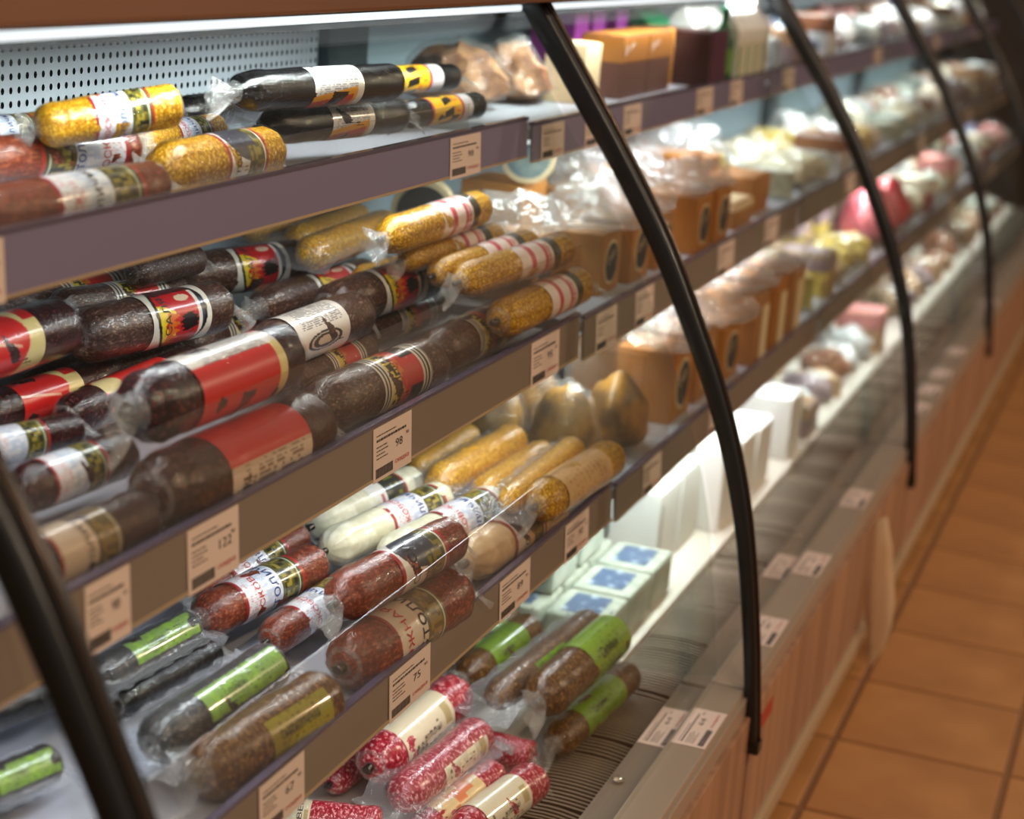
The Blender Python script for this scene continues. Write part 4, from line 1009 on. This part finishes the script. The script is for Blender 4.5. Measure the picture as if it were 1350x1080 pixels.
def white_box(x, y, wx, wy, h, label, text=False):
    t = thing('white_box', label, 'box', (x, y, z4), 0, 'white boxes on the deck')
    bx('box_body', -wx, 0, 0, wy, 0, h, M_white, t, .004)
    bx('top_flap', -wx+.004, -.004, .006, wy/2-.001, h, h+.0012, M_white, t, 0); bx('top_flap', -wx+.004, -.004, wy/2+.001, wy-.006, h, h+.0012, M_white, t, 0)
    if text:
        mb = MB()
        for q in range(9): mb.box(.0002, .0008, .012, .018, .03+q*.011, .037+q*.011)
        link('dashed_print', mb.mesh('dashed_print'), t, M_ink)
white_box(-.735, 2.92, .09, .13, .15, 'white box with a dashed black line on its side, left of the second post', True)
white_box(-.735, 3.07, .10, .12, .15, 'white box standing behind the second post')
white_box(-.70, 3.22, .11, .13, .155, 'white box right of the second post, nearest of the front row')
white_box(-.70, 3.37, .11, .12, .14, 'white box in the middle of the front row on the deck')
white_box(-.70, 3.52, .11, .12, .13, 'low white box before the last tall one')
white_box(-.69, 3.78, .12, .12, .135, 'white box farthest toward the third post')
white_box(-.83, 3.20, .10, .13, .15, 'white box behind the nearest front row one')
white_box(-.83, 3.40, .10, .13, .15, 'white box behind the middle one')
# clip on green card at the divider
o = bx('dark_strip', -.597, -.592, 2.462, 2.468, .235, .46, M_oval, None, .001) if False else None

# ------------------------------------------------------------------ third to fifth section: mixed packs
PAL = [('cream', S(226, 214, 190), 'cream'), ('yellow', S(214, 184, 96), 'yellow'), ('white', S(226, 226, 228), 'white'), ('lilac', S(150, 128, 136), 'lilac'), ('brown', S(142, 88, 56), 'brown'),
       ('tan', S(190, 150, 112), 'tan'), ('mint', S(200, 206, 194), 'pale green'), ('pink', S(206, 130, 126), 'pink'), ('red', S(150, 26, 34), 'red'), ('blue', S(120, 150, 190), 'blue')]
PM = [mat('pack_'+a, c, .4, c2=tuple(min(1, v*.72) for v in c), scale=30) for a, c, _ in PAL]
CH = {(2, 1): [2, 3, 0, 3, 2, 9], (2, 2): [0, 2, 1, 1, 0, 2], (2, 3): [1, 0, 1, 5, 6, 1], (2, 4): [2, 2, 5, 4, 3, 5], (3, 1): [0, 3, 7, 2, 4], (3, 2): [2, 0, 6, 4, 2], (3, 3): [2, 0, 6, 8, 5], (3, 4): [4, 5, 3, 1, 4],
      (4, 1): [2, 4, 0, 3], (4, 2): [4, 3, 2, 0], (4, 3): [8, 7, 4, 2], (4, 4): [4, 4, 5, 3]}
ORD = ['first', 'second', 'third', 'fourth', 'fifth', 'sixth', 'seventh', 'eighth', 'ninth', 'tenth']
rnd = random.Random(11)
for (k, s), ch in CH.items():
    z = {1: z1, 2: z2, 3: z3, 4: z4}[s]; xf = {1: -.872, 2: -.772, 3: -.702, 4: -.69}[s]
    nm = {1: 'top shelf', 2: 'second shelf', 3: 'third shelf', 4: 'deck'}[s]
    for row in range(2):
        y = YB[k]+.04; i = 0
        while y < YB[k+1]-.16 and i < 9:
            c = rnd.choice(ch); w_ = rnd.uniform(.11, .15); h_ = rnd.uniform(.07, .125) if s > 1 else rnd.uniform(.07, .12); x = xf-row*.155-rnd.uniform(0, .015)
            if k == 2 and s == 3 and row == 0 and 4.90 < y+w_ and y < 5.44: y = 5.45; i += 1; continue
            typ = rnd.random(); rw = 'front row' if row == 0 else 'back row'
            g = f'packs on the {nm} of the {SNAMES[k]} section'
            cn = PAL[c][2]
            tail = f'on the {nm} of the {SNAMES[k]} section, {rw}, {ORD[i]} along'
            if typ < .5: bag(x, y, z, .14, w_, h_, f'{cn} film bag {tail}', g, PM[c], i+row*9+k, amp=.3)
            elif typ < .75: wedge(x, y, z, .13, w_, h_*.6, f'{cn} cheese wedge {tail}', g, PM[c], i)
            else: carton(x, y, z, .12, w_-.01, h_*.9, f'{cn} carton {tail}', g, PM[c], PM[(c+2) % 10] if c != 6 else None, .6)
            y += w_+.012; i += 1
t_ = bag(-.695, 4.92, z3, .17, .26, .20, 'large pink and red translucent bag on the third shelf of the third section, nearer half', 'pink bags', mat('pink_bag', S(206, 84, 96), .3, c2=S(214, 120, 128), scale=8), 3, amp=.2)
t_ = bag(-.695, 5.17, z3, .17, .26, .19, 'red translucent bag right behind the pink one on the third shelf', 'pink bags', mat('red_bag', S(190, 52, 62), .3), 6, amp=.2)
# far end furniture
t_ = thing('cabinet', 'dark brown cabinet wall at the far end of the aisle, top right corner', 'cabinet', (0.2, 9.0, FZ))
bx('cabinet_body', -1.3, 1.6, 0, .4, 0, 2.4, mat('dark_wood', S(52, 38, 28), .6), t_, .004)
for q in range(6): bx('cornice_rail', -1.3, 1.6, -.02, 0, 1.25+q*.17, 1.27+q*.17, mat('dark_wood_rail', S(74, 54, 38), .6), t_, .002)
